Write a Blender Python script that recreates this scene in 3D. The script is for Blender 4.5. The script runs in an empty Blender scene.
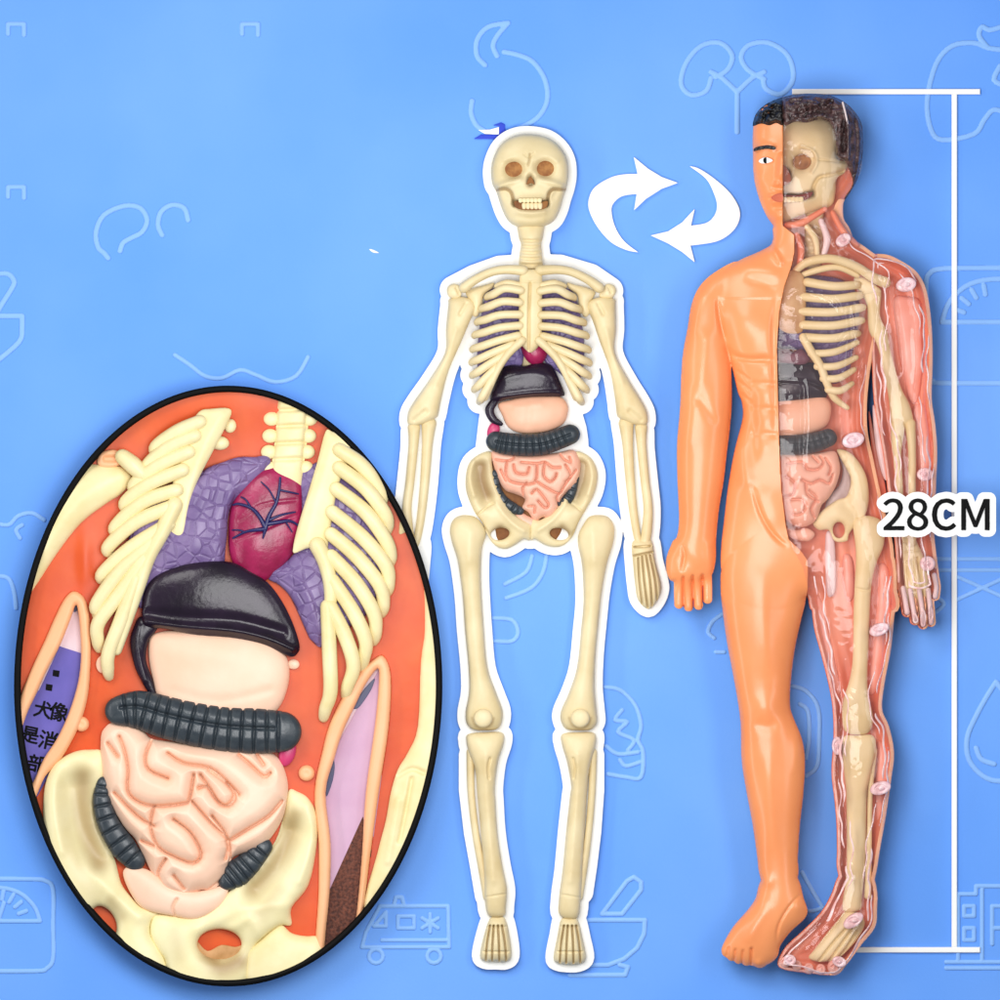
# An anatomy-toy poster board: a flat blue panel with raised icons, a skeleton model on a white
# card, a half clear / half skin anatomy figure, and an oval relief close-up of its opened torso.
import bpy, math, random
import numpy as np
random.seed(4)
S = 0.28 / 858.0            # metres per design unit: the figure is 28 cm tall
DEPTH = 0.0                 # standoff of the thing being built, in design units
COL = bpy.context.scene.collection

# ------------------------------------------------------------------ materials
def lin(c):
    r = []
    for v in c:
        v = v / 255.0
        r.append(v / 12.92 if v <= 0.04045 else ((v + 0.055) / 1.055) ** 2.4)
    return r

MATS = {}
def mat(name, rgb, rough=0.4, spec=0.5, var=0.12, vscale=26, bump=0.0, bscale=6, coat=0.0, rgb2=None, voronoi=0, wash=None, coat_rough=0.12):
    m = bpy.data.materials.new(name); m.use_nodes = True
    nt = m.node_tree; b = nt.nodes['Principled BSDF']
    c = lin(rgb)
    c2 = lin(rgb2) if rgb2 else [x * (1 - var) for x in c]
    tc = nt.nodes.new('ShaderNodeTexCoord')
    nz = nt.nodes.new('ShaderNodeTexNoise'); nz.inputs['Scale'].default_value = 1 / (vscale * S); nz.inputs['Detail'].default_value = 4
    nt.links.new(tc.outputs['Object'], nz.inputs['Vector'])
    rp = nt.nodes.new('ShaderNodeValToRGB')
    rp.color_ramp.elements[0].position = 0.35; rp.color_ramp.elements[1].position = 0.68
    rp.color_ramp.elements[0].color = (*c2, 1); rp.color_ramp.elements[1].color = (*c, 1)
    nt.links.new(nz.outputs['Fac'], rp.inputs['Fac'])
    if wash:
        at = nt.nodes.new('ShaderNodeAttribute'); at.attribute_name = 'wash'
        mx = nt.nodes.new('ShaderNodeMix'); mx.data_type = 'RGBA'
        nt.links.new(at.outputs['Fac'], mx.inputs[0]); nt.links.new(rp.outputs['Color'], mx.inputs[6]); mx.inputs[7].default_value = (*lin(wash), 1)
        nt.links.new(mx.outputs[2], b.inputs['Base Color'])
    else:
        nt.links.new(rp.outputs['Color'], b.inputs['Base Color'])
    b.inputs['Roughness'].default_value = rough
    b.inputs['Specular IOR Level'].default_value = spec
    if coat:
        b.inputs['Coat Weight'].default_value = coat; b.inputs['Coat Roughness'].default_value = coat_rough
    if bump:
        if voronoi:
            t = nt.nodes.new('ShaderNodeTexVoronoi'); t.feature = 'DISTANCE_TO_EDGE'
            t.inputs['Scale'].default_value = 1 / (bscale * S)
            mn = nt.nodes.new('ShaderNodeMapRange'); mn.inputs['From Max'].default_value = 0.14; nt.links.new(t.outputs['Distance'], mn.inputs['Value']); out = mn.outputs['Result']
        else:
            t = nt.nodes.new('ShaderNodeTexNoise'); t.inputs['Scale'].default_value = 1 / (bscale * S)
            t.inputs['Detail'].default_value = 3; out = t.outputs['Fac']
        nt.links.new(tc.outputs['Object'], t.inputs['Vector'])
        bp = nt.nodes.new('ShaderNodeBump'); bp.inputs['Strength'].default_value = 1
        bp.inputs['Distance'].default_value = bump * S
        nt.links.new(out, bp.inputs['Height']); nt.links.new(bp.outputs['Normal'], b.inputs['Normal'])
    MATS[name] = m
    return m

def clear_mat(name, tint, milk=0.05, rough=0.06, bump=0.6, bscale=9):
    m = bpy.data.materials.new(name); m.use_nodes = True
    nt = m.node_tree; nt.nodes.clear()
    out = nt.nodes.new('ShaderNodeOutputMaterial')
    tr = nt.nodes.new('ShaderNodeBsdfTransparent'); tr.inputs['Color'].default_value = (*lin(tint), 1)
    gl = nt.nodes.new('ShaderNodeBsdfGlossy'); gl.inputs['Roughness'].default_value = rough
    df = nt.nodes.new('ShaderNodeBsdfDiffuse'); df.inputs['Color'].default_value = (0.9, 0.78, 0.78, 1)
    fr = nt.nodes.new('ShaderNodeFresnel'); fr.inputs['IOR'].default_value = 1.42
    lw = nt.nodes.new('ShaderNodeLayerWeight'); lw.inputs['Blend'].default_value = 0.28
    mr = nt.nodes.new('ShaderNodeMapRange')
    mr.inputs['From Min'].default_value = 0.12; mr.inputs['From Max'].default_value = 1.0
    mr.inputs['To Min'].default_value = milk; mr.inputs['To Max'].default_value = 0.42
    m1 = nt.nodes.new('ShaderNodeMixShader'); m2 = nt.nodes.new('ShaderNodeMixShader')
    tc = nt.nodes.new('ShaderNodeTexCoord')
    nz = nt.nodes.new('ShaderNodeTexNoise'); nz.inputs['Scale'].default_value = 1 / (bscale * S); nz.inputs['Detail'].default_value = 1
    bp = nt.nodes.new('ShaderNodeBump'); bp.inputs['Distance'].default_value = bump * S
    L = nt.links.new
    L(tc.outputs['Object'], nz.inputs['Vector']); L(nz.outputs['Fac'], bp.inputs['Height'])
    L(bp.outputs['Normal'], gl.inputs['Normal']); L(bp.outputs['Normal'], fr.inputs['Normal'])
    L(lw.outputs['Facing'], mr.inputs['Value']); L(mr.outputs['Result'], m1.inputs['Fac'])
    L(tr.outputs[0], m1.inputs[1]); L(df.outputs[0], m1.inputs[2])
    L(fr.outputs[0], m2.inputs['Fac']); L(m1.outputs[0], m2.inputs[1]); L(gl.outputs[0], m2.inputs[2])
    ge = nt.nodes.new('ShaderNodeNewGeometry'); t2 = nt.nodes.new('ShaderNodeBsdfTransparent'); m3 = nt.nodes.new('ShaderNodeMixShader')
    L(ge.outputs['Backfacing'], m3.inputs['Fac']); L(m2.outputs[0], m3.inputs[1]); L(t2.outputs[0], m3.inputs[2])
    L(m3.outputs[0], out.inputs['Surface'])
    MATS[name] = m
    return m

# ------------------------------------------------------------------ object helpers
def thing(name, x, y, d, label, cat, group=None):
    o = bpy.data.objects.new(name, None); COL.objects.link(o)
    o.location = (( x - 500) * S, -(d + DEPTH) * S, (500 - y) * S); o.empty_display_size = 0.01
    o['label'] = label; o['category'] = cat
    if group: o['group'] = group
    return o

def tag(o, label, cat, group=None):
    o['label'] = label; o['category'] = cat
    if group: o['group'] = group
    return o

def world_loc(o):
    v = np.array(o.location)
    while o.parent:
        o = o.parent; v = v + np.array(o.location)
    return v

def link_mesh(name, V, F, m, parent=None, smooth=True):
    V = np.asarray(V, float)
    W = np.empty_like(V)
    W[:, 0] = (V[:, 0] - 500) * S; W[:, 1] = -(V[:, 2] + DEPTH) * S; W[:, 2] = (500 - V[:, 1]) * S
    c = (W.min(0) + W.max(0)) / 2
    W = W - c
    me = bpy.data.meshes.new(name)
    me.from_pydata(W.tolist(), [], F); me.update()
    if smooth: me.polygons.foreach_set('use_smooth', [True] * len(me.polygons))
    me.materials.append(m)
    o = bpy.data.objects.new(name, me); COL.objects.link(o)
    if parent:
        o.parent = parent; o.location = c - world_loc(parent)
    else:
        o.location = c
    return o

# ------------------------------------------------------------------ 2D fields
def crom(pts, k=4, closed=True):
    P = np.array(pts, float); n = len(P); out = []
    rng = range(n if closed else n - 1)
    for i in rng:
        if closed: p0, p1, p2, p3 = P[i - 1], P[i], P[(i + 1) % n], P[(i + 2) % n]
        else: p0, p1, p2, p3 = P[max(i - 1, 0)], P[i], P[i + 1], P[min(i + 2, n - 1)]
        for j in range(k):
            t = j / k
            out.append(0.5 * ((2 * p1) + (-p0 + p2) * t + (2 * p0 - 5 * p1 + 4 * p2 - p3) * t * t + (-p0 + 3 * p1 - 3 * p2 + p3) * t ** 3))
    if not closed: out.append(P[-1])
    return np.array(out)

class Grid:
    def __init__(s, x0, y0, x1, y1, step):
        s.step = step; s.nx = int(math.ceil((x1 - x0) / step)) + 1; s.ny = int(math.ceil((y1 - y0) / step)) + 1
        s.x0, s.y0 = x0 + 0.0137, y0 + 0.0171
        s.X, s.Y = np.meshgrid(s.x0 + np.arange(s.nx) * step, s.y0 + np.arange(s.ny) * step)

def sd_poly(G, polys):
    D = np.full(G.X.shape, 1e9); inside = np.zeros(G.X.shape, bool)
    for P in polys:
        Q = np.roll(P, -1, axis=0)
        for (ax, ay), (bx, by) in zip(P, Q):
            ex, ey = bx - ax, by - ay; L = ex * ex + ey * ey
            if L < 1e-9: continue
            px, py = G.X - ax, G.Y - ay
            t = np.clip((px * ex + py * ey) / L, 0, 1)
            D = np.minimum(D, (px - ex * t) ** 2 + (py - ey * t) ** 2)
            if ay != by:
                c = ((ay > G.Y[:, :1]) != (by > G.Y[:, :1]))
                inside ^= c & (G.X < ex * (G.Y - ay) / ey + ax)
    D = np.sqrt(D)
    return np.where(inside, D, -D)

def sd_line(G, pts, r):
    """r - distance (r may vary along the line)"""
    pts = np.asarray(pts, float); n = len(pts)
    R = np.full(n, float(r)) if np.isscalar(r) else np.interp(np.linspace(0, 1, n), np.linspace(0, 1, len(r)), r)
    D = np.full(G.X.shape, -1e9)
    for i in range(n - 1):
        (ax, ay), (bx, by) = pts[i], pts[i + 1]
        ex, ey = bx - ax, by - ay; L = ex * ex + ey * ey + 1e-12
        px, py = G.X - ax, G.Y - ay
        t = np.clip((px * ex + py * ey) / L, 0, 1)
        D = np.maximum(D, R[i] + (R[i + 1] - R[i]) * t - np.hypot(px - ex * t, py - ey * t))
    return D

def sd_ell(G, cx, cy, rx, ry, a=0.0):
    c, s = math.cos(a), math.sin(a)
    x = (G.X - cx) * c + (G.Y - cy) * s; y = -(G.X - cx) * s + (G.Y - cy) * c
    k = np.hypot(x / rx, y / ry) + 1e-9
    g = np.hypot(x / rx ** 2, y / ry ** 2) + 1e-9
    return (1 - k) * k / g

def poisson(m, step):
    def down(a):
        a = np.pad(a, ((0, a.shape[0] % 2), (0, a.shape[1] % 2)))
        return (a[::2, ::2] + a[1::2, ::2] + a[::2, 1::2] + a[1::2, 1::2]) / 4
    def solve(m, h):
        if min(m.shape) > 10:
            c = solve(down(m), h * 2)
            u = np.repeat(np.repeat(c, 2, 0), 2, 1)[:m.shape[0], :m.shape[1]]; it = 40
        else:
            u = np.zeros(m.shape); it = 200
        for _ in range(it):
            p = np.pad(u, 1)
            u = m * ((p[:-2, 1:-1] + p[2:, 1:-1] + p[1:-1, :-2] + p[1:-1, 2:]) / 4 + h * h / 4)
        return u
    return solve(m, step)

def inflate(G, sdf, ratio=1.0, cap=None):
    u = poisson(np.clip(sdf / G.step + 0.5, 0, 1), G.step)
    h = ratio * np.sqrt(np.maximum(2 * u, 0))
    if cap: h = cap * np.tanh(h / cap)
    return h

TAPER = False
def strokes_on(G, h, strokes, fade=4.0):
    f = np.clip(h / fade, 0, 1)
    for st in strokes:
        p, w, a = st[0], st[1], st[2]
        if len(p) == 1: p = [p[0], (p[0][0] + 0.01, p[0][1])]
        elif len(p) > 2: p = crom(p, 3, False)
        d = -sd_line(G, p, 0.0)
        if TAPER and len(p) > 2:      # soft ends: the stroke fades in over its first and last third
            d = np.full(G.X.shape, 1e9); tt = np.zeros(G.X.shape); n = len(p)
            for i in range(n - 1):
                (ax, ay), (bx, by) = p[i], p[i + 1]; ex, ey = bx - ax, by - ay; L = ex * ex + ey * ey + 1e-12
                t = np.clip(((G.X - ax) * ex + (G.Y - ay) * ey) / L, 0, 1); q = np.hypot(G.X - ax - ex * t, G.Y - ay - ey * t)
                m = q < d; d = np.where(m, q, d); tt = np.where(m, (i + t) / (n - 1), tt)
            e = np.clip(np.minimum(tt, 1 - tt) * 3, 0, 1); h = h + a * np.exp(-(d / w) ** 2) * f * (e * e * (3 - 2 * e))
        else:
            h = h + a * np.exp(-(d / w) ** 2) * f
    return np.maximum(h, 0)

def pillow(G, h, sdf, lines, R, amt):
    """round the surface into coils: it drops to the creases and to the rim"""
    d = np.maximum(sdf, 0)
    for p in lines: d = np.minimum(d, -sd_line(G, crom(p, 3, False) if len(p) > 2 else p, 0.0))
    t = np.clip(d / R, 0, 1)
    return h * (1 - amt + amt * np.sqrt(np.clip(1 - (1 - t) ** 2, 0, 1)))

def build(name, G, sdf, F, B, m, parent=None, smooth=True):
    """closed solid between depth fields F (towards the viewer) and B, cut along sdf=0"""
    ny, nx = sdf.shape
    B = np.broadcast_to(np.asarray(B, float), sdf.shape)
    ins = sdf > 0
    ins[0, :] = ins[-1, :] = False; ins[:, 0] = ins[:, -1] = False
    idx = -np.ones(sdf.shape, int); n = int(ins.sum()); idx[ins] = np.arange(n)
    VF = np.stack([G.X[ins], G.Y[ins], F[ins]], 1); VB = np.stack([G.X[ins], G.Y[ins], np.minimum(B[ins], F[ins] - 0.02)], 1)
    a, b, c, d = ins[:-1, :-1], ins[:-1, 1:], ins[1:, 1:], ins[1:, :-1]
    full = a & b & c & d; part = (a | b | c | d) & ~full
    j, i = np.nonzero(full)
    q = np.stack([idx[j + 1, i], idx[j + 1, i + 1], idx[j, i + 1], idx[j, i]], 1)
    extra = []; ekey = {}; ff = []; walls = []
    def cross(p, r):
        k = (p, r) if p < r else (r, p)
        if k in ekey: return ekey[k]
        s0, s1 = sdf[k[0]], sdf[k[1]]
        if not ins[k[0]] and s0 > 0: s0 = -1e-3
        if not ins[k[1]] and s1 > 0: s1 = -1e-3
        t = min(max(s0 / (s0 - s1), 0.02), 0.98) if s0 != s1 else 0.5
        f = lambda A: A[k[0]] + (A[k[1]] - A[k[0]]) * t
        fz = f(F); bz = min(f(B), fz - 0.02)
        ekey[k] = n + len(extra); extra.append((f(G.X), f(G.Y), fz, bz)); return ekey[k]
    for jj, ii in zip(*np.nonzero(part)):
        jj, ii = int(jj), int(ii)
        cs = [(jj + 1, ii), (jj + 1, ii + 1), (jj, ii + 1), (jj, ii)]
        poly = []; ex = []
        for k in range(4):
            p, r = cs[k], cs[(k + 1) % 4]
            if ins[p]: poly.append(int(idx[p]))
            if ins[p] != ins[r]:
                v = cross(p, r); poly.append(v); ex.append((v, bool(ins[p])))
        if len(poly) >= 3: ff.append(poly)
        for k in range(len(ex)):
            if ex[k][1]: walls.append((ex[k][0], ex[(k + 1) % len(ex)][0]))
    E = np.array(extra).reshape(-1, 4)
    VF = np.concatenate([VF, E[:, :3]]); VB = np.concatenate([VB, E[:, [0, 1, 3]]])
    N = len(VF)
    faces = q.tolist() + ff + (q[:, ::-1] + N).tolist() + [[v + N for v in reversed(p)] for p in ff]
    faces += [[w1, w0, w0 + N, w1 + N] for w0, w1 in walls]
    return link_mesh(name, np.concatenate([VF, VB]), faces, m, parent, smooth)

def bbox_grid(polys, lines, step, extra=()):
    xs, ys = [], []
    for P in polys: xs += [P[:, 0].min(), P[:, 0].max()]; ys += [P[:, 1].min(), P[:, 1].max()]
    for p, r in lines:
        p = np.asarray(p, float); R = r if np.isscalar(r) else max(r)
        xs += [p[:, 0].min() - R, p[:, 0].max() + R]; ys += [p[:, 1].min() - R, p[:, 1].max() + R]
    for cx, cy, rx, ry, a in extra: R = max(rx, ry); xs += [cx - R, cx + R]; ys += [cy - R, cy + R]
    return Grid(min(xs) - 3 * step, min(ys) - 3 * step, max(xs) + 3 * step, max(ys) + 3 * step, step)

def blob(name, parent, m, polys=(), yc=20, ratio=0.8, cap=None, strokes=(), back=0.5, step=1.0, clip=None,
         lines=(), ells=(), holes=(), sharp=False, fade=4.0, lift=0.0, tilt=None, coils=None, wash=None):
    """puffed solid with the given outline; back = fraction of the puff behind yc, or ('flat', depth)"""
    polys = [np.array(p, float) if sharp else crom(p) for p in polys]
    lines = [(crom(p, 4, False) if len(p) > 2 else p, r) for p, r in lines]
    G = bbox_grid(polys, lines, step, ells)
    s = np.full(G.X.shape, -1e9)
    for p in polys: s = np.maximum(s, sd_poly(G, [p]))
    for p, r in lines: s = np.maximum(s, sd_line(G, p, r))
    for e in ells: s = np.maximum(s, sd_ell(G, *e))
    for hh in holes:
        s = np.minimum(s, -sd_ell(G, *hh) if len(hh) == 5 and np.isscalar(hh[0]) else -sd_poly(G, [crom(hh)]))
    h = inflate(G, s, ratio, cap) + lift
    h = strokes_on(G, h, strokes, fade)
    if coils: h = pillow(G, h, s, *coils)
    base = yc if tilt is None else yc + tilt(G.X, G.Y)
    F = base + h
    B = np.full(G.X.shape, float(back[1])) if isinstance(back, tuple) else base - back * h
    if clip is not None: s = np.minimum(s, clip(G))
    o = build(name, G, s, F, B, m, parent)
    if wash: paint_wash_shade(o, wash)
    return o

def paint_wash_shade(o, strokes):
    """brown antiquing and painted shade in hollows and grooves, stored per vertex and mixed in by the material"""
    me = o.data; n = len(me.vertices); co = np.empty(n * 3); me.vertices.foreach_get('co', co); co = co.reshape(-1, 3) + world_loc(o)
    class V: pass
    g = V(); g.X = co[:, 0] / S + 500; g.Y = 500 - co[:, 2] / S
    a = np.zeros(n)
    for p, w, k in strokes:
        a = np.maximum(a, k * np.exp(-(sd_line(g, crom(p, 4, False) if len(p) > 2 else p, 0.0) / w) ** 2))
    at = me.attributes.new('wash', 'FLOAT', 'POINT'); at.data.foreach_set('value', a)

def tube(name, parent, m, pts, r, n=10, closed_caps=True, squash=1.0):
    """swept tube through (x, y, depth) with rounded ends"""
    P = crom(pts, 6, False) if len(pts) > 2 else np.array([np.array(pts[0]) + (np.array(pts[1], float) - np.array(pts[0])) * t for t in np.linspace(0, 1, 6)])
    k = len(P); R = np.full(k, float(r)) if np.isscalar(r) else np.interp(np.linspace(0, 1, k), np.linspace(0, 1, len(r)), r)
    T = np.gradient(P, axis=0); T /= np.linalg.norm(T, axis=1)[:, None] + 1e-9
    # rounded caps
    def cap(i, sgn):
        return [(P[i] + sgn * T[i] * R[i] * math.sin(a), R[i] * math.cos(a), T[i]) for a in (0.55, 1.0, 1.4)]
    rings = list(reversed(cap(0, -1))) + [(P[i], R[i], T[i]) for i in range(k)] + cap(k - 1, 1)
    V, F = [], []
    for c, rr, t in rings:
        u = np.cross(t, (0, 0, 1.0)); u = u / (np.linalg.norm(u) + 1e-9); w = np.cross(t, u)
        for a in range(n):
            th = 2 * math.pi * a / n
            V.append(c + rr * (math.cos(th) * u + squash * math.sin(th) * w))
    nr = len(rings)
    for i in range(nr - 1):
        for a in range(n):
            F.append([i * n + a, i * n + (a + 1) % n, (i + 1) * n + (a + 1) % n, (i + 1) * n + a])
    F.append([a for a in reversed(range(n))]); F.append([(nr - 1) * n + a for a in range(n)])
    import bmesh
    o = link_mesh(name, V, F, m, parent)
    bm = bmesh.new(); bm.from_mesh(o.data); bmesh.ops.recalc_face_normals(bm, faces=bm.faces); bm.to_mesh(o.data); bm.free()
    return o

def plate(name, parent, m, polys, d0, d1, step=0.6, smooth_poly=False, k=4, grow=0.0):
    """flat cut-out sheet of real thickness (even-odd outlines)"""
    polys = [crom(p, k) if smooth_poly else np.array(p, float) for p in polys]
    G = bbox_grid(polys, [], step)
    s = sd_poly(G, polys) + grow
    return build(name, G, s, np.full(s.shape, float(d1)) - 0.25 * np.exp(-np.maximum(s, 0) / 0.5), d0, m, parent)

def box(name, parent, m, x0, y0, x1, y1, d0, d1, bev=0.6):
    b = min(bev, (x1 - x0) / 3, (y1 - y0) / 3)
    V = [(x0, y0, d0), (x1, y0, d0), (x1, y1, d0), (x0, y1, d0),
         (x0, y0, d1 - b), (x1, y0, d1 - b), (x1, y1, d1 - b), (x0, y1, d1 - b),
         (x0 + b, y0 + b, d1), (x1 - b, y0 + b, d1), (x1 - b, y1 - b, d1), (x0 + b, y1 - b, d1)]
    F = [[0, 1, 2, 3], [8, 11, 10, 9]]
    for a in range(4):
        c = (a + 1) % 4
        F += [[a, 4 + a, 4 + c, c], [4 + a, 8 + a, 8 + c, 4 + c]]
    return link_mesh(name, V, F, m, parent, False)

GLYPHS = {"2":[[[1.5,0],[17.7,0],[17.7,2.8],[10.6,2.8],[9.6,2.7],[8.5,2.7],[7.4,2.6],[6.4,2.5],[10.5,6.7],[13.7,10.8],[15.7,14.7],[16.5,18.6],[15.9,21.7],[14.4,24.1],[12.1,25.6],[9,26.1],[6.7,25.9],[4.7,25.1],[3,23.9],[1.4,22.4],[3.3,20.6],[4.4,21.7],[5.7,22.7],[7.1,23.3],[8.6,23.5],[10.7,23.1],[12.1,22.1],[13,20.5],[13.3,18.5],[12.6,15],[10.4,11.2],[6.8,6.8],[1.5,1.9]]],"8":[[[9.8,-0.5],[13.1,0.1],[15.6,1.5],[17.2,3.6],[17.8,6.2],[17.5,8.5],[16.5,10.4],[15.1,11.8],[13.5,12.9],[13.5,13.1],[14.7,14.2],[15.8,15.6],[16.6,17.4],[16.9,19.3],[16.4,22],[15,24.2],[12.8,25.6],[9.9,26.1],[7.1,25.6],[4.9,24.3],[3.4,22.2],[2.8,19.5],[3.1,17.7],[3.9,16.1],[5,14.7],[6.3,13.6],[6.3,13.5],[4.6,12.3],[3.1,10.7],[2,8.8],[1.6,6.4],[2.2,3.6],[3.9,1.5],[6.5,0.1]],[[11.6,13.9],[9.4,14.9],[7.5,16],[6.2,17.5],[5.7,19.5],[6,21.2],[6.9,22.5],[8.2,23.4],[9.8,23.7],[11.7,23.3],[13,22.4],[13.9,20.9],[14.2,19.1],[14,17.7],[13.5,16.4],[12.7,15.1]],[[9.8,1.9],[7.7,2.3],[6,3.3],[4.9,4.8],[4.4,6.7],[4.7,8.4],[5.4,10],[6.6,11.3],[8,12.5],[10.6,11.4],[12.7,10.1],[14.2,8.5],[14.8,6.3],[14.4,4.5],[13.4,3.1],[11.9,2.2]]],"C":[[[13.2,-0.5],[15.5,-0.2],[17.6,0.5],[19.5,1.7],[21.1,3.2],[19.3,5.3],[18,4.1],[16.6,3.2],[15.1,2.6],[13.3,2.4],[10,3.1],[7.5,5.2],[5.9,8.5],[5.4,12.9],[5.9,17.2],[7.6,20.5],[10.1,22.6],[13.4,23.3],[15,23.1],[16.4,22.6],[17.6,21.9],[18.7,20.9],[20.4,23],[19.2,24.2],[17.5,25.2],[15.6,25.9],[13.4,26.1],[8.9,25.2],[5.3,22.6],[2.9,18.4],[2,12.8],[2.9,7.2],[5.2,3.1],[8.8,0.4]]],"M":[[[3.5,0],[6.4,0],[6.4,14.2],[6.4,16],[6.3,18],[6.2,20],[6,21.8],[6.2,21.8],[8.2,15.9],[13.1,2.6],[15.3,2.6],[20.1,15.9],[22.2,21.8],[22.3,21.8],[22.2,20],[22,18],[21.9,16],[21.9,14.2],[21.9,0],[24.9,0],[24.9,25.7],[21,25.7],[16.1,11.9],[15.7,10.6],[15.2,9.3],[14.8,7.9],[14.3,6.6],[14.2,6.6],[13.7,7.9],[13.3,9.3],[12.8,10.6],[12.3,11.9],[7.4,25.7],[3.5,25.7]]],"犬":[[[22,26.9],[25.8,23.9],[28.9,21],[30.8,22.7],[27.7,25.6],[23.7,28.5]],[[16.1,29.4],[16,24.4],[15.7,19.1],[1.9,19.1],[1.9,16.5],[15.2,16.5],[11.2,6.8],[1.4,-0.5],[2.6,-1.5],[3.5,-2.7],[13.2,4.6],[17.6,14.2],[23.1,3.8],[31.9,-2.8],[32.8,-1.5],[33.9,-0.3],[24.9,6.1],[19.6,16.5],[33.2,16.5],[33.2,19.1],[18.5,19.1],[18.8,24.4],[18.9,29.4]]],"像":[[[17,24.9],[23.3,24.9],[22.3,23.3],[21.3,22],[14.7,22],[15.9,23.4]],[[17.1,29.4],[13.9,24.6],[9,20],[9.9,19.2],[10.7,18.3],[11.6,19.1],[12.5,19.9],[12.5,14.5],[18,14.5],[14.8,12.3],[10,10.4],[10.9,9.5],[11.6,8.7],[15.7,10.4],[18.7,12.3],[19.5,11.5],[20.2,10.6],[15.5,7.5],[10,5.3],[10.8,4.5],[11.5,3.6],[16.5,5.9],[21.1,9.1],[21.6,8.1],[22,7.1],[16.5,3.2],[9.7,0.4],[10.5,-0.5],[11.3,-1.5],[17.2,1.2],[22.5,4.9],[22.5,2],[21.6,0.1],[20.9,-0.5],[19.9,-0.6],[18.9,-0.5],[17.6,-0.4],[18.1,-1.6],[18.2,-2.7],[20.4,-2.8],[22.1,-2.5],[23.5,-1.6],[24.9,2],[24.3,7.3],[26,8.1],[28.6,2.9],[32.2,-0.8],[33,0.3],[34,1.2],[30.4,4.4],[27.9,9.1],[30,10.2],[31.8,11.3],[30,13],[27.1,11],[23.6,9.1],[22.2,11.5],[20.2,13.6],[21,14.5],[31.4,14.5],[31.4,22],[24,22],[25.5,23.9],[26.8,25.9],[25.2,27.1],[24.8,26.9],[18.4,26.9],[19.6,28.9]],[[14.9,20],[21.1,20],[20.7,18.3],[19.7,16.5],[14.9,16.5]],[[23.3,20],[29,20],[29,16.5],[22.3,16.5],[23,18.3]],[[9.2,29.3],[5.6,21.6],[1,15.3],[1.9,14],[2.5,12.7],[4.1,14.5],[5.6,16.6],[5.6,-2.7],[8.1,-2.7],[8.1,20.6],[10,24.5],[11.7,28.5]]],"是":[[[8.3,21.3],[26.5,21.3],[26.5,18.4],[8.3,18.4]],[[8.3,26],[26.5,26],[26.5,23.1],[8.3,23.1]],[[5.7,28],[5.7,16.4],[29.2,16.4],[29.2,28]],[[8.1,10.5],[5.7,3.7],[1.2,-1],[2.3,-1.9],[3.2,-2.8],[6.3,0.1],[8.7,3.8],[14.3,-1],[23.1,-2.1],[32.7,-2.1],[33.1,-0.8],[33.7,0.4],[28.3,0.4],[23.2,0.4],[21.1,0.4],[19.1,0.6],[19.1,5.4],[30.7,5.4],[30.7,7.7],[19.1,7.7],[19.1,11.6],[33,11.6],[33,14],[2.1,14],[2.1,11.6],[16.5,11.6],[16.5,1],[12.5,2.9],[9.8,6.7],[10.3,8.3],[10.7,10.1]]],"消":[[[30.2,28.4],[28.5,25],[26.5,21.8],[28.7,20.8],[30.8,23.9],[32.7,27.5]],[[12.3,27.2],[14.4,23.9],[15.8,20.7],[18.2,21.8],[16.7,25],[14.5,28.3]],[[3,27.2],[6.3,25.2],[9,23],[10.6,25],[7.9,27.1],[4.6,29]],[[1.3,17.9],[4.8,15.8],[7.6,13.7],[9.1,15.7],[6.3,17.8],[2.8,19.7]],[[2.4,-0.7],[4.7,-2.5],[7.6,3.1],[10.3,9],[8.4,10.6],[5.4,4.5]],[[15.9,10.9],[28.8,10.9],[28.8,7.1],[15.9,7.1]],[[15.9,13.2],[15.9,16.9],[28.8,16.9],[28.8,13.2]],[[21.1,29.4],[21.1,19.4],[13.3,19.4],[13.3,-2.8],[15.9,-2.8],[15.9,4.9],[28.8,4.9],[28.8,0.5],[28.6,0],[28.1,-0.1],[26.4,-0.2],[23.7,-0.1],[24.2,-1.3],[24.5,-2.6],[27.9,-2.5],[30,-2.2],[31.1,-1.2],[31.3,0.5],[31.3,19.4],[23.8,19.4],[23.8,29.4]]],"部":[[[4.9,22],[6.3,18.9],[7.1,15.9],[9.5,16.6],[8.6,19.5],[7.2,22.6]],[[22,27.6],[22,-2.7],[24.3,-2.7],[24.3,25.1],[29.9,25.1],[28.3,20.5],[26.3,15.7],[29.5,11.4],[30.3,7.8],[30.1,6.1],[29.4,5],[28.7,4.7],[28,4.6],[26.7,4.6],[25.3,4.7],[25.8,3.5],[26,2.2],[27.5,2.2],[29,2.3],[30.2,2.5],[31.2,3],[32.4,4.8],[32.8,7.5],[32,11.4],[28.9,16],[31.1,21.3],[33.2,26.5],[31.4,27.7],[31,27.6]],[[8.6,28.9],[9.4,27.1],[10.1,25.3],[2.8,25.3],[2.8,22.9],[19.3,22.9],[19.3,25.3],[12.8,25.3],[12,27.4],[11,29.6]],[[15.2,22.7],[14,19.2],[12.6,15.8],[1.8,15.8],[1.8,13.4],[20.1,13.4],[20.1,15.8],[15.2,15.8],[16.5,18.9],[17.8,22.1]],[[3.8,10.2],[3.8,-2.6],[6.3,-2.6],[6.3,-0.9],[15.9,-0.9],[15.9,-2.3],[18.5,-2.3],[18.5,10.2]],[[6.3,1.5],[6.3,7.8],[15.9,7.8],[15.9,1.5]]]}
def glyph(ch, x, y, sx, sy=None, rot=0.0):
    sy = sy or sx; c, s = math.cos(rot), math.sin(rot); out = []
    for p in GLYPHS[ch]:
        q = np.array(p, float); u, v = q[:, 0] * sx, -q[:, 1] * sy
        out.append(np.stack([x + u * c - v * s, y + u * s + v * c], 1))
    return out

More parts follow.
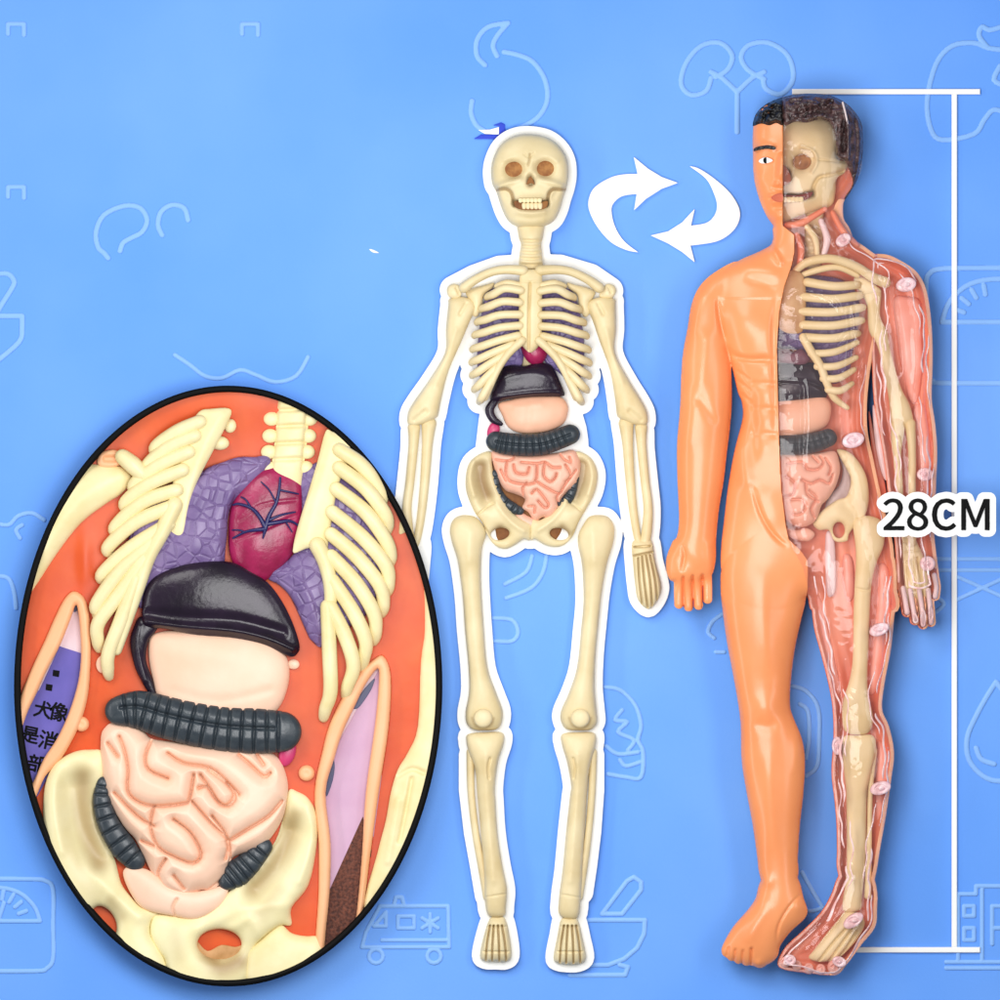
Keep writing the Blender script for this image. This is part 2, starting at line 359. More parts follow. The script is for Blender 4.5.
# ------------------------------------------------------------------ scene, camera, light
sc = bpy.context.scene
sc.render.engine = 'CYCLES'
sc.cycles.use_denoising = True
sc.cycles.max_bounces = 10; sc.cycles.transparent_max_bounces = 16
sc.cycles.caustics_reflective = False; sc.cycles.caustics_refractive = False
vs = sc.view_settings
vs.view_transform = 'Standard'; vs.look = 'None'; vs.exposure = 0; vs.gamma = 1; vs.use_curve_mapping = False
w = bpy.data.worlds.new('World'); sc.world = w; w.use_nodes = True
w.node_tree.nodes['Background'].inputs['Color'].default_value = (0.93, 0.96, 1, 1)
w.node_tree.nodes['Background'].inputs['Strength'].default_value = 0.26
cd = bpy.data.cameras.new('camera'); cam = bpy.data.objects.new('camera', cd); COL.objects.link(cam)
cam.location = (0, -4.0, 0); cam.rotation_euler = (math.pi / 2, 0, 0)
cd.sensor_width = 36; cd.lens = 36 * 4.0 / (1000 * S); cd.clip_start = 0.05; cd.clip_end = 50
sc.camera = cam

def area(name, loc, target, size, power, color=(1, 1, 1), size_y=None):
    l = bpy.data.lights.new(name, 'AREA'); l.energy = power; l.color = color; l.size = size
    if size_y: l.shape = 'RECTANGLE'; l.size_y = size_y
    o = bpy.data.objects.new(name, l); COL.objects.link(o); o.location = loc
    from mathutils import Vector
    o.rotation_euler = (Vector(target) - Vector(loc)).to_track_quat('-Z', 'Y').to_euler()
    return o
area('key_softbox', (-0.40, -0.85, 0.55), (0, 0, 0), 0.40, 3.4, (1, 0.985, 0.96))
area('fill_softbox', (0.62, -0.85, 0.12), (0.05, 0, 0), 0.22, 1.9, (0.97, 0.98, 1), 0.7)
area('front_softbox', (-0.015, -0.39, -0.005), (0, 0, -0.01), 0.2, 1.08)

area('strip_softbox', (-0.62, -0.42, 0.0), (0.05, 0, 0), 0.07, 1.3, (1, 1, 1), 0.8)
# ------------------------------------------------------------------ backdrop panel
mb = mat('blue_panel', (116, 170, 248), 0.6, 0.2, rgb2=(99, 158, 246), vscale=330, bump=0.12, bscale=3)
mi = mat('icon_blue', (138, 186, 249), 0.5, 0.3, var=0.03)
mw = mat('white_card', (250, 250, 248), 0.5, 0.3, var=0.01)
mk = mat('black_lacquer', (6, 6, 7), 0.6, 0.12, var=0.2)
wall = box('backdrop', None, mb, -300, -300, 1300, 1300, -20, 0)
wall['kind'] = 'structure'

def icon(name, label, lines, r=2.1, closed=()):
    L = []; r = r * 1.3
    for k, p in enumerate(lines):
        p = np.array(p, float)
        L.append(crom(p, 4, k in closed) if len(p) > 2 and k not in sharp_set else p)
    for k in range(len(L)):
        if k in closed: L[k] = np.concatenate([L[k], L[k][:1]])
    G = bbox_grid([], [(p, r) for p in L], 0.7)
    s = np.full(G.X.shape, -1e9)
    for p in L: s = np.maximum(s, sd_line(G, p, r))
    h = 1.3 * np.sqrt(np.clip(1 - (1 - s / r) ** 2, 0, 1))
    o = build(name, G, s, 0.3 + h, -1.0, mi)
    return tag(o, label, 'icon', 'raised icons on the blue panel')

sharp_set = {0}
N = lambda x, y: [[(x - 8, y + 5), (x - 8, y - 5), (x + 8, y - 5), (x + 8, y + 6)]]
icon('square_icon', 'small raised square bracket mark in the top left corner of blue panel', N(16, 29), 1.8)
icon('square_icon', 'small raised square bracket mark near the top edge, right of the corner mark', N(250, 29), 1.8)
icon('square_icon', 'small raised square bracket mark at left edge, left of the broken kidney icon', N(16, 192), 1.8)
sharp_set = set()
icon('kidney_icon', 'broken pale outline of two kidneys raised on panel above the oval close-up',
     [[(108, 258), (104, 253), (98, 247), (96, 232), (104, 215), (124, 206), (140, 208), (147, 220), (142, 232), (131, 238), (123, 243), (120, 251)],
      [(162, 235), (158, 225), (161, 212), (172, 205), (184, 208), (188, 220)]])
icon('kidney_icon', 'complete pale outline of two kidneys with forked stem above the arrows',
     [[(716, 77), (728, 69), (732, 55), (720, 43), (701, 46), (686, 63), (681, 84), (691, 95), (706, 91), (711, 78)],
      [(711, 72), (722, 78), (737, 92)], [(737, 90), (737, 111), (737, 132)],
      [(764, 79), (748, 70), (741, 57), (749, 45), (769, 43), (788, 56), (793, 79), (781, 94), (766, 89), (763, 79)],
      [(764, 72), (752, 78), (737, 92)]])
icon('mortar_icon', 'pale outline of mortar and pestle cut by the left edge of panel',
     [[(-14, 316), (4, 316), (22, 316)], [(22, 316), (22, 328), (19, 342), (-4, 362)],
      [(-6, 318), (2, 304), (12, 288), (14, 281), (8, 274), (-4, 274)]])
icon('wave_icon', 'faint pale wavy outline just above the top of the oval close-up',
     [[(175, 355), (190, 365), (205, 376), (222, 378), (240, 370), (256, 375), (275, 382), (296, 376), (308, 357)]], 1.8)
icon('stomach_icon', 'pale curved stomach outline above the skull of the skeleton',
     [[(485, 65), (477, 56), (477, 40), (488, 27), (508, 23)], [(508, 23), (497, 36), (493, 46), (497, 56)],
      [(504, 52), (518, 55), (533, 62), (545, 80), (547, 101), (537, 118), (518, 129)], [(472, 101), (471, 113), (476, 125), (483, 130)]])
icon('stomach_icon', 'large pale rounded organ outline cut by the right edge, behind bracket top',
     [[(1004, 112), (993, 110), (984, 120), (974, 134), (943, 140), (931, 130), (927, 101), (936, 64), (952, 46), (974, 43), (988, 48), (1004, 50)],
      [(988, 48), (979, 36), (982, 27), (990, 30), (1004, 26)], [(1000, 66), (994, 80), (1006, 86)]])
TK = lambda cx, cy, r0, r1, angs: [[(cx - math.cos(a) * r0, cy - math.sin(a) * r0), (cx - math.cos(a) * r1, cy - math.sin(a) * r1)] for a in angs]
icon('scale_icon', 'pale outline of a weighing scale behind the white bracket, right of the figure',
     [[(927, 330), (926, 285), (930, 273), (940, 269), (970, 268), (1060, 268)], [(927, 330), (928, 372), (933, 381), (944, 383), (1060, 383)],
      [(942, 322), (950, 301), (970, 284), (1000, 279), (1030, 286)], [(942, 322), (1040, 322)]] + TK(990, 322, 28, 37, (0.35, 0.7, 1.05, 1.4)))
icon('scale_icon', 'pale outline of a weighing scale in the bottom left corner of panel',
     [[(-40, 879), (30, 879), (46, 881), (53, 890), (53, 925), (53, 958), (47, 968), (34, 971), (-40, 971)],
      [(-40, 900), (-8, 888), (18, 892), (34, 906), (40, 921)], [(-40, 921), (40, 921)]] + TK(-2, 921, 22, 30, (1.75, 2.1, 2.45, 2.8)) + [[(-2, 921), (4, 903)]], 1.8)
icon('drop_icon', 'pale outline of a liquid drop at the right edge, lower right of bracket',
     [[(996, 682), (987, 696), (976, 716), (967, 738), (969, 760), (983, 776), (1000, 781), (1020, 776), (1030, 752), (1018, 714), (996, 682)],
      [(976, 748), (981, 759), (994, 764)]])
sharp_set = set(range(20))
icon('building_icon', 'pale outline of a hospital building in the bottom right corner',
     [[(958, 962), (958, 894), (976, 894), (976, 886), (1024, 886)], [(946, 962), (1030, 962)], [(946, 968), (1030, 968)], [(982, 890), (982, 962)],
      [(964, 906), (974, 906), (974, 916), (964, 916), (964, 906)], [(964, 928), (974, 928), (974, 940), (964, 940), (964, 928)],
      [(992, 906), (1004, 906)], [(992, 928), (1004, 928)], [(992, 906), (992, 944)]], 1.7)
CI = lambda cx, cy, r: [[(cx + r * math.cos(a * math.pi / 6), cy + r * math.sin(a * math.pi / 6)) for a in range(13)]]
icon('ambulance_icon', 'pale outline of an ambulance at the lower right rim of the oval',
     [[(362, 947), (366, 932), (380, 906), (448, 906), (449, 947), (362, 947)], [(382, 940), (448, 940)], [(374, 926), (386, 912), (386, 926), (374, 926)],
      [(398, 916), (414, 916), (414, 928), (398, 928), (398, 916)], [(430, 914), (430, 932)], [(422, 918), (438, 928)], [(422, 928), (438, 918)],
      [(394, 905), (396, 897), (402, 897), (404, 905)]] + CI(376, 956, 7) + CI(434, 956, 7), 1.7)
icon('mortar_icon', 'pale outline of mortar with slanted pestle between skeleton feet and skin foot',
     [[(570, 920), (645, 920)], [(645, 920), (644, 934), (637, 948), (624, 959), (608, 965), (575, 965)], [(570, 975), (625, 975), (628, 967), (620, 965)],
      [(602, 914), (627, 881), (634, 877), (641, 882), (641, 890), (622, 914), (602, 914)]], 1.9)
sharp_set = set()
icon('hand_icon', 'pale jagged icon in rounded outline right of the skeleton knee',
     [[(605, 687), (620, 690), (635, 705), (641, 725), (638, 740), (643, 752), (641, 777), (626, 777), (608, 774)],
      [(622, 710), (615, 720), (627, 722), (618, 732), (634, 740), (628, 750)], [(606, 746), (618, 754), (638, 752)], [(620, 760), (626, 766), (640, 762)]], 1.8)
icon('arc_icon', 'faint pale concentric arcs between the thigh bones of the skeleton',
     [[(547, 552), (543, 572), (531, 588), (506, 598)], [(532, 556), (526, 572), (505, 584)], [(493, 618), (512, 620), (518, 632), (512, 641), (494, 641)]], 1.8)
icon('nut_icon', 'pale hexagon icon between the skin leg and the clear leg',
     [[(792, 686), (806, 691), (818, 708), (819, 740), (817, 766), (806, 776)], [(800, 704), (808, 712), (809, 740), (806, 758)]], 1.8)
icon('flask_icon', 'pale slanted outline between the two feet of the figure', [[(802, 872), (812, 890), (823, 908)], [(823, 908), (812, 911), (804, 910)]], 1.7)
icon('arm_icon', 'pale bent outline at left edge, beside the upper left rim of oval',
     [[(-8, 522), (8, 525), (18, 516), (32, 513), (44, 520)], [(20, 538), (16, 530), (22, 525)], [(-6, 576), (8, 578), (14, 592), (16, 608)]], 1.8)
icon('cross_icon', 'pale crossed lines with double bar right of the white bracket, below the size label',
     [[(937, 559), (1020, 559)], [(937, 570), (1020, 570)], [(958, 577), (1010, 600)], [(1006, 577), (956, 600)], [(936, 596), (944, 604), (936, 612)]], 1.7)
icon('bulb_icon', 'small pale outline left of the skin thigh near the hand', [[(722, 614), (712, 622), (708, 632), (714, 638)], [(716, 652), (724, 652)]], 1.7)

# small cut scrap by the skull and a speck
scrap = plate('paper_scrap', None, mat('scrap_blue', (40, 70, 205), 0.5, 0.3), [[(474, 139), (481, 134.5), (499, 135), (499.5, 126), (493, 125.5), (501, 122.5), (505, 124.5), (505, 136), (501, 139)]], -1, 2.2, 0.4)
plate('white_wedge', scrap, mw, [[(478, 130), (490, 129.6), (499, 127), (499, 134.6), (485, 134)]], -1, 2.6, 0.4)
tag(scrap, 'tiny blue and white paper scrap at upper left of the skull', 'scrap')
sp = blob('paper_speck', None, mw, [[(369, 249), (374, 250), (379, 253), (373, 252.5)]], yc=0.4, ratio=0.6, step=0.5)
tag(sp, 'tiny white speck on open blue panel left of the skeleton shoulder', 'speck')

# ------------------------------------------------------------------ arrows, dimension bracket, size label
a1 = [(633.6, 156.8), (648, 168.7), (661.6, 177), (678, 183), (661.6, 189), (646, 199), (634, 210.5), (636.6, 194)] + \
     list(map(tuple, crom([(636.6, 194), (622.5, 196.2), (614, 202.7), (611.5, 211), (615, 226.5), (624, 241), (638.5, 252.5)], 5, False)[1:])) + \
     list(map(tuple, crom([(638.5, 252.5), (626, 250), (610.6, 242), (597, 226.5), (589, 210), (589, 198), (595, 187), (610.6, 177.6), (624, 174.4), (637.5, 174)], 5, False)[1:]))
o = plate('curved_arrow', None, mw, [a1], 0.5, 4.0); tag(o, 'white curved arrow beside the skull, its head pointing right', 'arrow', 'white swap arrows')
a2 = [(650.5, 235.5), (668, 231.4), (682, 222.5), (694.8, 208.7), (691, 225.7)] + \
     list(map(tuple, crom([(691, 225.7), (706, 223), (714, 216), (717, 206), (714, 194), (706, 179), (689, 166)], 5, False)[1:])) + \
     list(map(tuple, crom([(689, 166), (699, 168.7), (714, 178.5), (729.6, 192.5), (739, 208), (739, 221), (731, 233), (716, 241.7), (690.5, 245.7)], 5, False)[1:])) + \
     [(694.8, 262.5), (682, 252), (668, 243.5)]
o = plate('curved_arrow', None, mw, [a2], 0.5, 4.0); tag(o, 'white curved arrow beside the skin shoulder, its head pointing down left', 'arrow', 'white swap arrows')

dim = thing('size_bracket', 955, 950, 0, 'tall white bracket measuring the full height of the half clear figure', 'measure line')
box('top_bar', dim, mw, 792, 89, 980, 94.5, 0.5, 3.5)
box('bottom_bar', dim, mw, 855, 947, 980, 952.5, 0.5, 3.5)
box('upright_bar', dim, mw, 951.5, 94.5, 957, 947, 0.5, 3.3)

lab = thing('size_label', 935, 515, 60, 'black 28CM lettering on a white cut-out over the forearm of the figure', 'label')
k = 29.9 / 25.9
gl_ = []
for ch, x, wd in (('2', 881.7, 20.0), ('8', 905.2, 20.2), ('C', 929.9, 23.2), ('M', 959.2, 27.2)):
    q = [p for poly in GLYPHS[ch] for p in poly]; x0 = min(p[0] for p in q); x1 = max(p[0] for p in q)
    sx = wd / (x1 - x0)
    P = glyph(ch, x - x0 * sx, 529.6, sx, k * 1.02); gl_.append((ch, P))
allp = [p for _, P in gl_ for p in P]
G = bbox_grid([p + np.array([[8, 8]]) for p in allp] + [p - np.array([[8, 8]]) for p in allp], [], 0.6)
s = np.full(G.X.shape, -1e9)
for _, P in gl_: s = np.maximum(s, sd_poly(G, P))
s = s + 7.0
build('backing', G, s, np.full(s.shape, 66.0), 62.0, mw, lab)
for ch, P in gl_:
    plate('letter' if ch in 'CM' else 'digit', lab, mk, P, 65.5, 67.2, 0.4, grow=0.5)
for x in (897, 941): tube('peg', lab, mw, [(x, 516 if x < 920 else 507, -1), (x, 516 if x < 920 else 507, 62.5)], 2.0, 8)

# ------------------------------------------------------------------ skeleton model on its white card
bone = mat('ivory_plastic', (234, 217, 174), 0.42, 0.45, rgb2=(218, 196, 146), vscale=40, bump=0.35, bscale=10)
bonew = mat('wash_shade_ivory', (232, 215, 172), 0.42, 0.45, rgb2=(218, 198, 150), vscale=40, bump=0.35, bscale=10, wash=(126, 84, 40))
bone2 = mat('cream_plastic', (238, 222, 176), 0.4, 0.45, rgb2=(226, 205, 150), vscale=40, bump=0.3, bscale=12)
stain = mat('brown_stain', (150, 98, 48), 0.6, 0.3, rgb2=(120, 72, 34), vscale=10)
purple = mat('lung_purple', (140, 122, 172), 0.38, 0.5, rgb2=(106, 90, 144), vscale=16, bump=0.6, bscale=7, voronoi=1)
crimson = mat('heart_crimson', (172, 34, 88), 0.3, 0.55, rgb2=(140, 20, 66), vscale=18, bump=0.3, bscale=4)
darkliver = mat('liver_black', (40, 27, 46), 0.24, 0.4, rgb2=(26, 17, 31), vscale=30, bump=0.3, bscale=6)
stom = mat('stomach_pink', (238, 186, 156), 0.4, 0.45, rgb2=(232, 174, 142), vscale=40, bump=0.3, bscale=14)
colon = mat('colon_slate', (60, 68, 74), 0.32, 0.5, rgb2=(46, 54, 62), vscale=10, bump=0.3, bscale=4)
gut = mat('gut_pink', (240, 188, 164), 0.42, 0.45, rgb2=(234, 174, 150), vscale=30, bump=0.3, bscale=10)
pinkd = mat('deep_pink', (206, 60, 112), 0.35, 0.5)

A_ = lambda y: 1064 - 9 * min(max((y - 305) / 110.0, 0), 1)
mir = lambda pts: [(A_(p[1]) - p[0],) + tuple(p[1:]) for p in pts]
SK = dict(
 skull=[(529, 134.5), (512.5, 137), (500, 146), (493, 160), (491, 172.5), (492.5, 185), (496, 191), (498.5, 199), (503, 212), (509, 222), (518, 227), (530, 228.3), (542.5, 227), (553.5, 221.5), (559.5, 211), (563, 199), (566.5, 188), (568.5, 175), (567, 160), (560, 147.5), (547.5, 138)],
 neck=[(519.5, 222), (518.5, 236), (521, 245), (519.5, 256), (521, 270), (541, 270), (542, 256), (541, 245), (543, 236), (542.5, 222)],
 humR=[(589, 302), (597, 298), (607, 297), (615, 300), (615.5, 306), (616, 330), (615, 353), (628, 379), (641, 400), (647, 413), (646, 425), (632, 424), (619, 418), (616.5, 413), (615, 400), (610, 371), (599, 340), (593, 322), (588, 309)],
 foreR=[(619, 419), (622, 444), (625, 483), (629, 517), (633, 538), (638, 548), (646, 548), (651, 535), (652.5, 509), (650, 483), (646.5, 449), (645.5, 428), (638, 424), (628, 420)],
 handR=[(632, 543), (640, 540), (651, 540), (655, 561), (660.5, 582), (660.5, 592), (656, 602), (648, 609), (638, 600), (635, 585), (633, 565)],
 femL=[(454, 519), (450, 529), (452, 542), (457, 558), (460, 575), (463, 600), (465, 630), (468.5, 667), (469, 692), (465.5, 712), (467, 724), (474, 729), (485, 730), (496, 729), (501.5, 723), (502.5, 710), (496, 692), (487.5, 667), (484, 630), (482, 600), (481, 574), (482, 549), (486, 534), (482, 524), (475, 517), (463, 515)],
 femR=[(578.5, 534), (583, 525), (589, 517), (598, 515), (608, 517), (614, 527), (613, 543), (607, 563), (602, 590), (599, 617), (595.5, 655), (594.5, 687), (596.5, 710), (597, 722), (591, 729), (580, 730), (568, 729), (562, 724), (560.5, 712), (569, 692), (577, 667), (581, 630), (583.5, 600), (582, 566), (578, 545)],
 tibL=[(468, 734), (485, 732), (502, 732.5), (504, 742), (498, 762), (495, 787), (495.5, 800), (497.5, 832), (502.5, 865), (507, 888), (506, 905), (504, 915), (489, 915), (485, 900), (484, 870), (481, 832), (477.5, 795), (475.5, 770), (469, 752), (466.5, 742)],
 tibR=[(562, 734), (578, 732), (594.5, 733), (595.5, 745), (592, 757), (588.5, 775), (586.5, 795), (585, 820), (582.5, 865), (581, 892), (577.5, 917), (560, 915), (559, 897), (562.5, 870), (566, 832), (570, 795), (571, 785), (567, 762), (562, 745)],
 footL=[(490, 918), (498, 916.5), (505, 918), (509.5, 935), (511.5, 955), (506, 961), (496, 961), (485, 960.5), (480, 955), (484, 935)],
 footR=[(561, 919), (569, 917.5), (577.5, 919), (582.5, 938), (586, 957), (580, 963), (570, 964), (558, 962.5), (553.5, 957), (557.5, 935)],
 pelvL=[(491, 452), (480, 454), (470, 462), (466, 475), (466.5, 492), (474, 511), (482, 522), (487.5, 535), (495, 545), (505, 549), (515, 545), (524, 539), (530, 539.5), (531, 520), (528, 522), (514, 514), (504, 500), (496, 482), (492, 465)],
 pelvR=[(575, 452), (585, 454), (593, 461), (597.5, 475), (594.5, 493), (586, 509), (578.5, 522), (573, 535), (565, 544), (556, 547), (545, 545), (535, 539), (530.5, 539.5), (531, 520), (540, 520), (552, 512), (562, 500), (570, 484), (575, 467)],
)
SK['humL'] = mir(SK['humR']); SK['foreL'] = mir(SK['foreR']); SK['handL'] = mir(SK['handR'])
RIBL = [[(521, 291), (505, 289), (488, 297)], [(520, 303), (503, 302), (482, 309)], [(520, 315), (500, 315.5), (478, 322)],
        [(520, 326), (500, 328), (475.5, 335)], [(518, 336), (498, 341), (473.5, 349)], [(513, 345), (493, 353), (472.5, 362)],
        [(507, 354), (490, 364), (473, 375)], [(500, 365), (489, 375), (475, 389)], [(494, 376), (487, 389), (480, 401)]]
RIBR = [[(1061 - x, y + 0.6) for x, y in r] for r in RIBL]
# white card: every bone outline, grown by the width of the white border
G = Grid(384, 112, 694, 990, 1.0)
s = np.full(G.X.shape, -1e9)
for kname, p in SK.items(): s = np.maximum(s, sd_poly(G, [crom(p)]))
for r in RIBL + RIBR: s = np.maximum(s, sd_line(G, r, 4.5))
s = np.maximum(s, sd_line(G, [(454, 290), (475, 279), (500, 270), (530, 268), (560, 269), (590, 278), (609, 291)], 6))
s = np.maximum(s, sd_poly(G, [crom([(470, 285), (500, 280), (560, 280), (592, 285), (582, 330), (590, 370), (572, 400), (580, 440), (575, 500), (530, 530), (485, 490), (487, 420), (492, 390), (474, 370), (480, 320)])]))
s = np.maximum(s, sd_line(G, [(471, 755), (471, 790), (476, 832), (482, 865), (487, 895)], 4)); s = np.maximum(s, sd_line(G, [(592, 755), (592, 790), (589, 832), (585, 865), (581, 892)], 4))
s = s + 8.2
skel = thing('skeleton_model', 530, 960, 10, 'ivory plastic skeleton with organs in its belly, mounted on a white outline card', 'anatomy model')
build('white_card', G, s, np.full(s.shape, 8.0), 4.5, mw, skel)
for x, y in ((530, 200), (530, 480), (483, 800), (578, 800)):
    tube('peg', skel, mw, [(x, y, -1), (x, y, 5.5)], 4, 10)
FL = ('flat', 7.5)
B_ = lambda n, p, **kw: blob(n, skel, kw.pop('m', bone), [p], **{**dict(yc=15, ratio=0.95, back=FL, step=0.8), **kw})
# skull
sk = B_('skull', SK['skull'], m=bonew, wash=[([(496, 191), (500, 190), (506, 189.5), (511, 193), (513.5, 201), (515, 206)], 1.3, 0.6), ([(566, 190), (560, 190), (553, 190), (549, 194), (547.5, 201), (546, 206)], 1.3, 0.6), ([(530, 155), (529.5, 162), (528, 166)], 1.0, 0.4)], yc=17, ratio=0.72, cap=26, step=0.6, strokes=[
    ([(514.5, 170)], 9.2, -14), ([(515, 171)], 4.5, -5), ([(544.5, 169.5)], 9.2, -14), ([(544, 170)], 4.5, -5),
    ([(530.5, 178), (530.5, 184)], 3.6, -7), ([(505, 161), (513, 159), (524, 163)], 3, 1.2), ([(537, 162), (547, 158), (556, 162)], 3, 1.2),
    ([(530, 155), (529.5, 162), (528, 166)], 1.3, -1.6), ([(524, 155), (529, 158), (534, 154)], 1.2, -1),
    ([(496, 191), (500, 190), (506, 189.5), (511, 193), (513.5, 201), (515, 206)], 1.5, -5),
    ([(566, 190), (560, 190), (553, 190), (549, 194), (547.5, 201), (546, 206)], 1.5, -5),
    ([(500, 187), (510, 183), (519, 180)], 3.5, 3.2), ([(561, 187), (551, 183), (541, 180)], 3.5, 3.2), ([(505, 193), (508, 198)], 4, -2), ([(556, 193), (553, 198)], 4, -2),
    ([(515, 204), (531, 205.5), (546, 204)], 3.4, -6), ([(520, 199), (531, 199), (541, 199)], 3, 2),
    ([(518, 213), (531, 214.5), (544, 213)], 3, 1.5), ([(518, 222), (531, 224), (543, 222)], 4, 1.5)])  # cheek and jaw lines browned to paint in groove shade
blob('mouth_opening', sk, stain, [[(514.5, 202), (522, 203), (531, 203.5), (540, 203), (547.5, 202), (546.5, 208), (540, 210.5), (531, 211), (522, 210.5), (515.5, 208)]], yc=37, ratio=0.12, cap=1, back=('flat', 28), step=0.5)
for x in (524, 528, 532, 536, 540): blob('tooth', sk, bone, [[(x - 1.9, 204), (x + 1.9, 204), (x + 1.6, 209.5), (x - 1.6, 209.5)]], yc=37.6, ratio=0.6, back=('flat', 30), step=0.35)
for x in (520.5, 524.3, 528.1, 531.9, 535.7, 539.5): blob('tooth', sk, bone2, [[(x - 1.8, 199.5), (x + 1.8, 199.5), (x + 1.6, 203.2), (x - 1.6, 203.2)]], yc=40, ratio=0.5, back=('flat', 32), step=0.35)
for x, y, rx, ry in ((514.5, 170.5, 9.8, 7.9), (544.5, 170, 9.8, 8.4)):
    blob('eye_socket', sk, mat('socket_brown', (178, 124, 68), 0.6, 0.3, rgb2=(136, 84, 40), vscale=6), ells=[(x, y, rx, ry, 0)], yc=27.0, ratio=0.1, back=('flat', 20), step=0.6)
blob('nose_opening', sk, stain, [[(530.5, 177), (534.5, 185), (531, 184), (526.5, 185)]], yc=36.0, ratio=0.3, back=('flat', 30), step=0.4)
# spine and shoulder girdle
B_('neck', SK['neck'], yc=14, ratio=0.95, strokes=[([(516, y), (531, y + 1.5), (546, y)], 1.5, -3) for y in (240, 246, 252, 258, 264)])
blob('spine', skel, bone, lines=[([(531, 270), (531, 440)], 9)], yc=8, ratio=0.7, back=FL, step=1.2, strokes=[([(518, y), (544, y)], 2, -2) for y in range(280, 440, 12)])
C = [(523, 271, 30), (506, 270, 29), (491, 272.5, 27), (475, 280, 24), (464, 288, 22)]
tube('clavicle', skel, bone, C, [5.2, 4.6, 4.4, 4.6, 5.4]); tube('clavicle', skel, bone, [(1063 - x, y, d) for x, y, d in C], [5.2, 4.6, 4.4, 4.6, 5.4])
blob('acromion', skel, bone, [[(449, 286), (455, 284), (461, 288), (461, 296), (456, 299), (449, 297), (447, 291)]], yc=16, back=FL, step=0.7, strokes=[([(456, 288), (459, 294)], 1.2, -2)])
blob('acromion', skel, bone, [[(602, 290), (607, 284), (614, 286), (616, 292), (612, 298), (604, 298), (599, 296)]], yc=16, back=FL, step=0.7, strokes=[([(608, 287), (611, 293)], 1.2, -2)])
for p in ([(466, 292), (474, 288), (486, 285), (494, 283), (492, 289), (484, 295), (482, 306), (477, 317), (471, 313), (472, 304), (468, 298)],):
    blob('scapula', skel, bone, [p], yc=14, ratio=0.9, back=FL, step=0.7); blob('scapula', skel, bone, [[(1061 - x, y) for x, y in p]], yc=14, ratio=0.9, back=FL, step=0.7)
# lungs, heart and the ribs over them
blob('lung', skel, purple, [[(486, 296), (500, 288), (521, 292), (524, 330), (523, 362), (516, 368), (503, 370), (486, 380), (478, 372), (478, 340)]], yc=12, ratio=0.5, cap=12, back=FL)
blob('lung', skel, purple, [[(575, 296), (561, 288), (540, 292), (538, 330), (541, 352), (548, 366), (558, 372), (572, 384), (582, 374), (584, 340)]], yc=12, ratio=0.5, cap=12, back=FL)
blob('heart', skel, crimson, [[(521, 340), (531, 338), (545, 342), (548, 350), (545, 360), (537, 366), (528, 362), (522, 352)]], yc=16, ratio=1, back=FL)
for R in (RIBL, RIBR):
    for i, r in enumerate(R):
        (x0, y0), (x1, y1), (x2, y2) = r
        sg = 1 if x2 > x0 else -1
        tube('rib', skel, bone, [(x0, y0, 33 - i * 0.4), (x1, y1, 33 - i * 0.4), ((x1 + x2 * 2) / 3, y1 * 0.3 + y2 * 0.7, 29), (x2, y2, 22), (x2 + 1.5 * sg, y2 + 2, 14)], [4.2, 4.1, 4.2, 3.8, 2.4], 10)
for sg in (1, -1):
    f = lambda x: x if sg > 0 else 1061 - x
    tube('rib_cartilage', skel, bone, [(f(522), 341, 33), (f(513), 349, 33), (f(505), 358, 33), (f(498), 369, 32), (f(491.5), 383, 30), (f(485), 398, 26)], [4.5, 4.2, 4.0, 3.8, 3.6, 3.4], 10)
    tube('rib', skel, bone, [(f(519), 286, 29), (f(507), 284, 27), (f(497), 286.5, 23)], [3.6, 4.2, 3], 8)
B_('sternum', [(521, 272), (531, 270), (541, 272), (542, 290), (542, 330), (540, 344), (533, 352), (528, 352), (521, 344), (519, 330), (519, 290)], yc=27, ratio=0.85, back=0.6, cap=9,
   strokes=[([(530, 284), (529, 310), (528.5, 352)], 1.1, -5), ([(520, 282), (541, 282)], 1, -1)])
# arms
for side in 'LR':
    f = (lambda q: q) if side == 'R' else mir
    B_('humerus', SK['hum' + side], yc=14, cap=17, strokes=[(f([(606, 330), (612, 352), (622, 384)]), 3, 1), (f([(598, 304), (603, 314)]), 2, -2), (f([(630, 412), (640, 420)]), 3, -2)])
    blob('ulna', skel, bone, lines=[(f([(626, 424), (627.5, 445), (630, 480), (633, 510), (637, 536), (640, 546)]), [7.5, 5.2, 4.6, 4.2, 3.6, 3.2])], yc=13, back=FL, step=0.7)
    blob('radius', skel, bone, lines=[(f([(641, 428), (641.5, 445), (645, 482), (648, 508), (646.5, 532), (644, 546)]), [6.2, 4.8, 4.4, 4.6, 5.2, 4.8])], yc=13, back=FL, step=0.7)
    HG = [f(q) for q in ([(638, 558), (639, 580), (642, 604)], [(642, 556), (644, 580), (647.5, 607)], [(646, 555), (650, 580), (652, 605)], [(650, 555), (655, 578), (657, 599)], [(632, 556), (652, 552)], [(634, 547), (650, 546)])]
    if side == 'R': B_('hand', SK['hand' + side], m=bonew, yc=12, ratio=0.8, step=0.5, strokes=[(q, 0.9, -5) for q in HG], wash=[(q, 0.9, 0.38) for q in HG])  # finger grooves browned so their shade is painted in
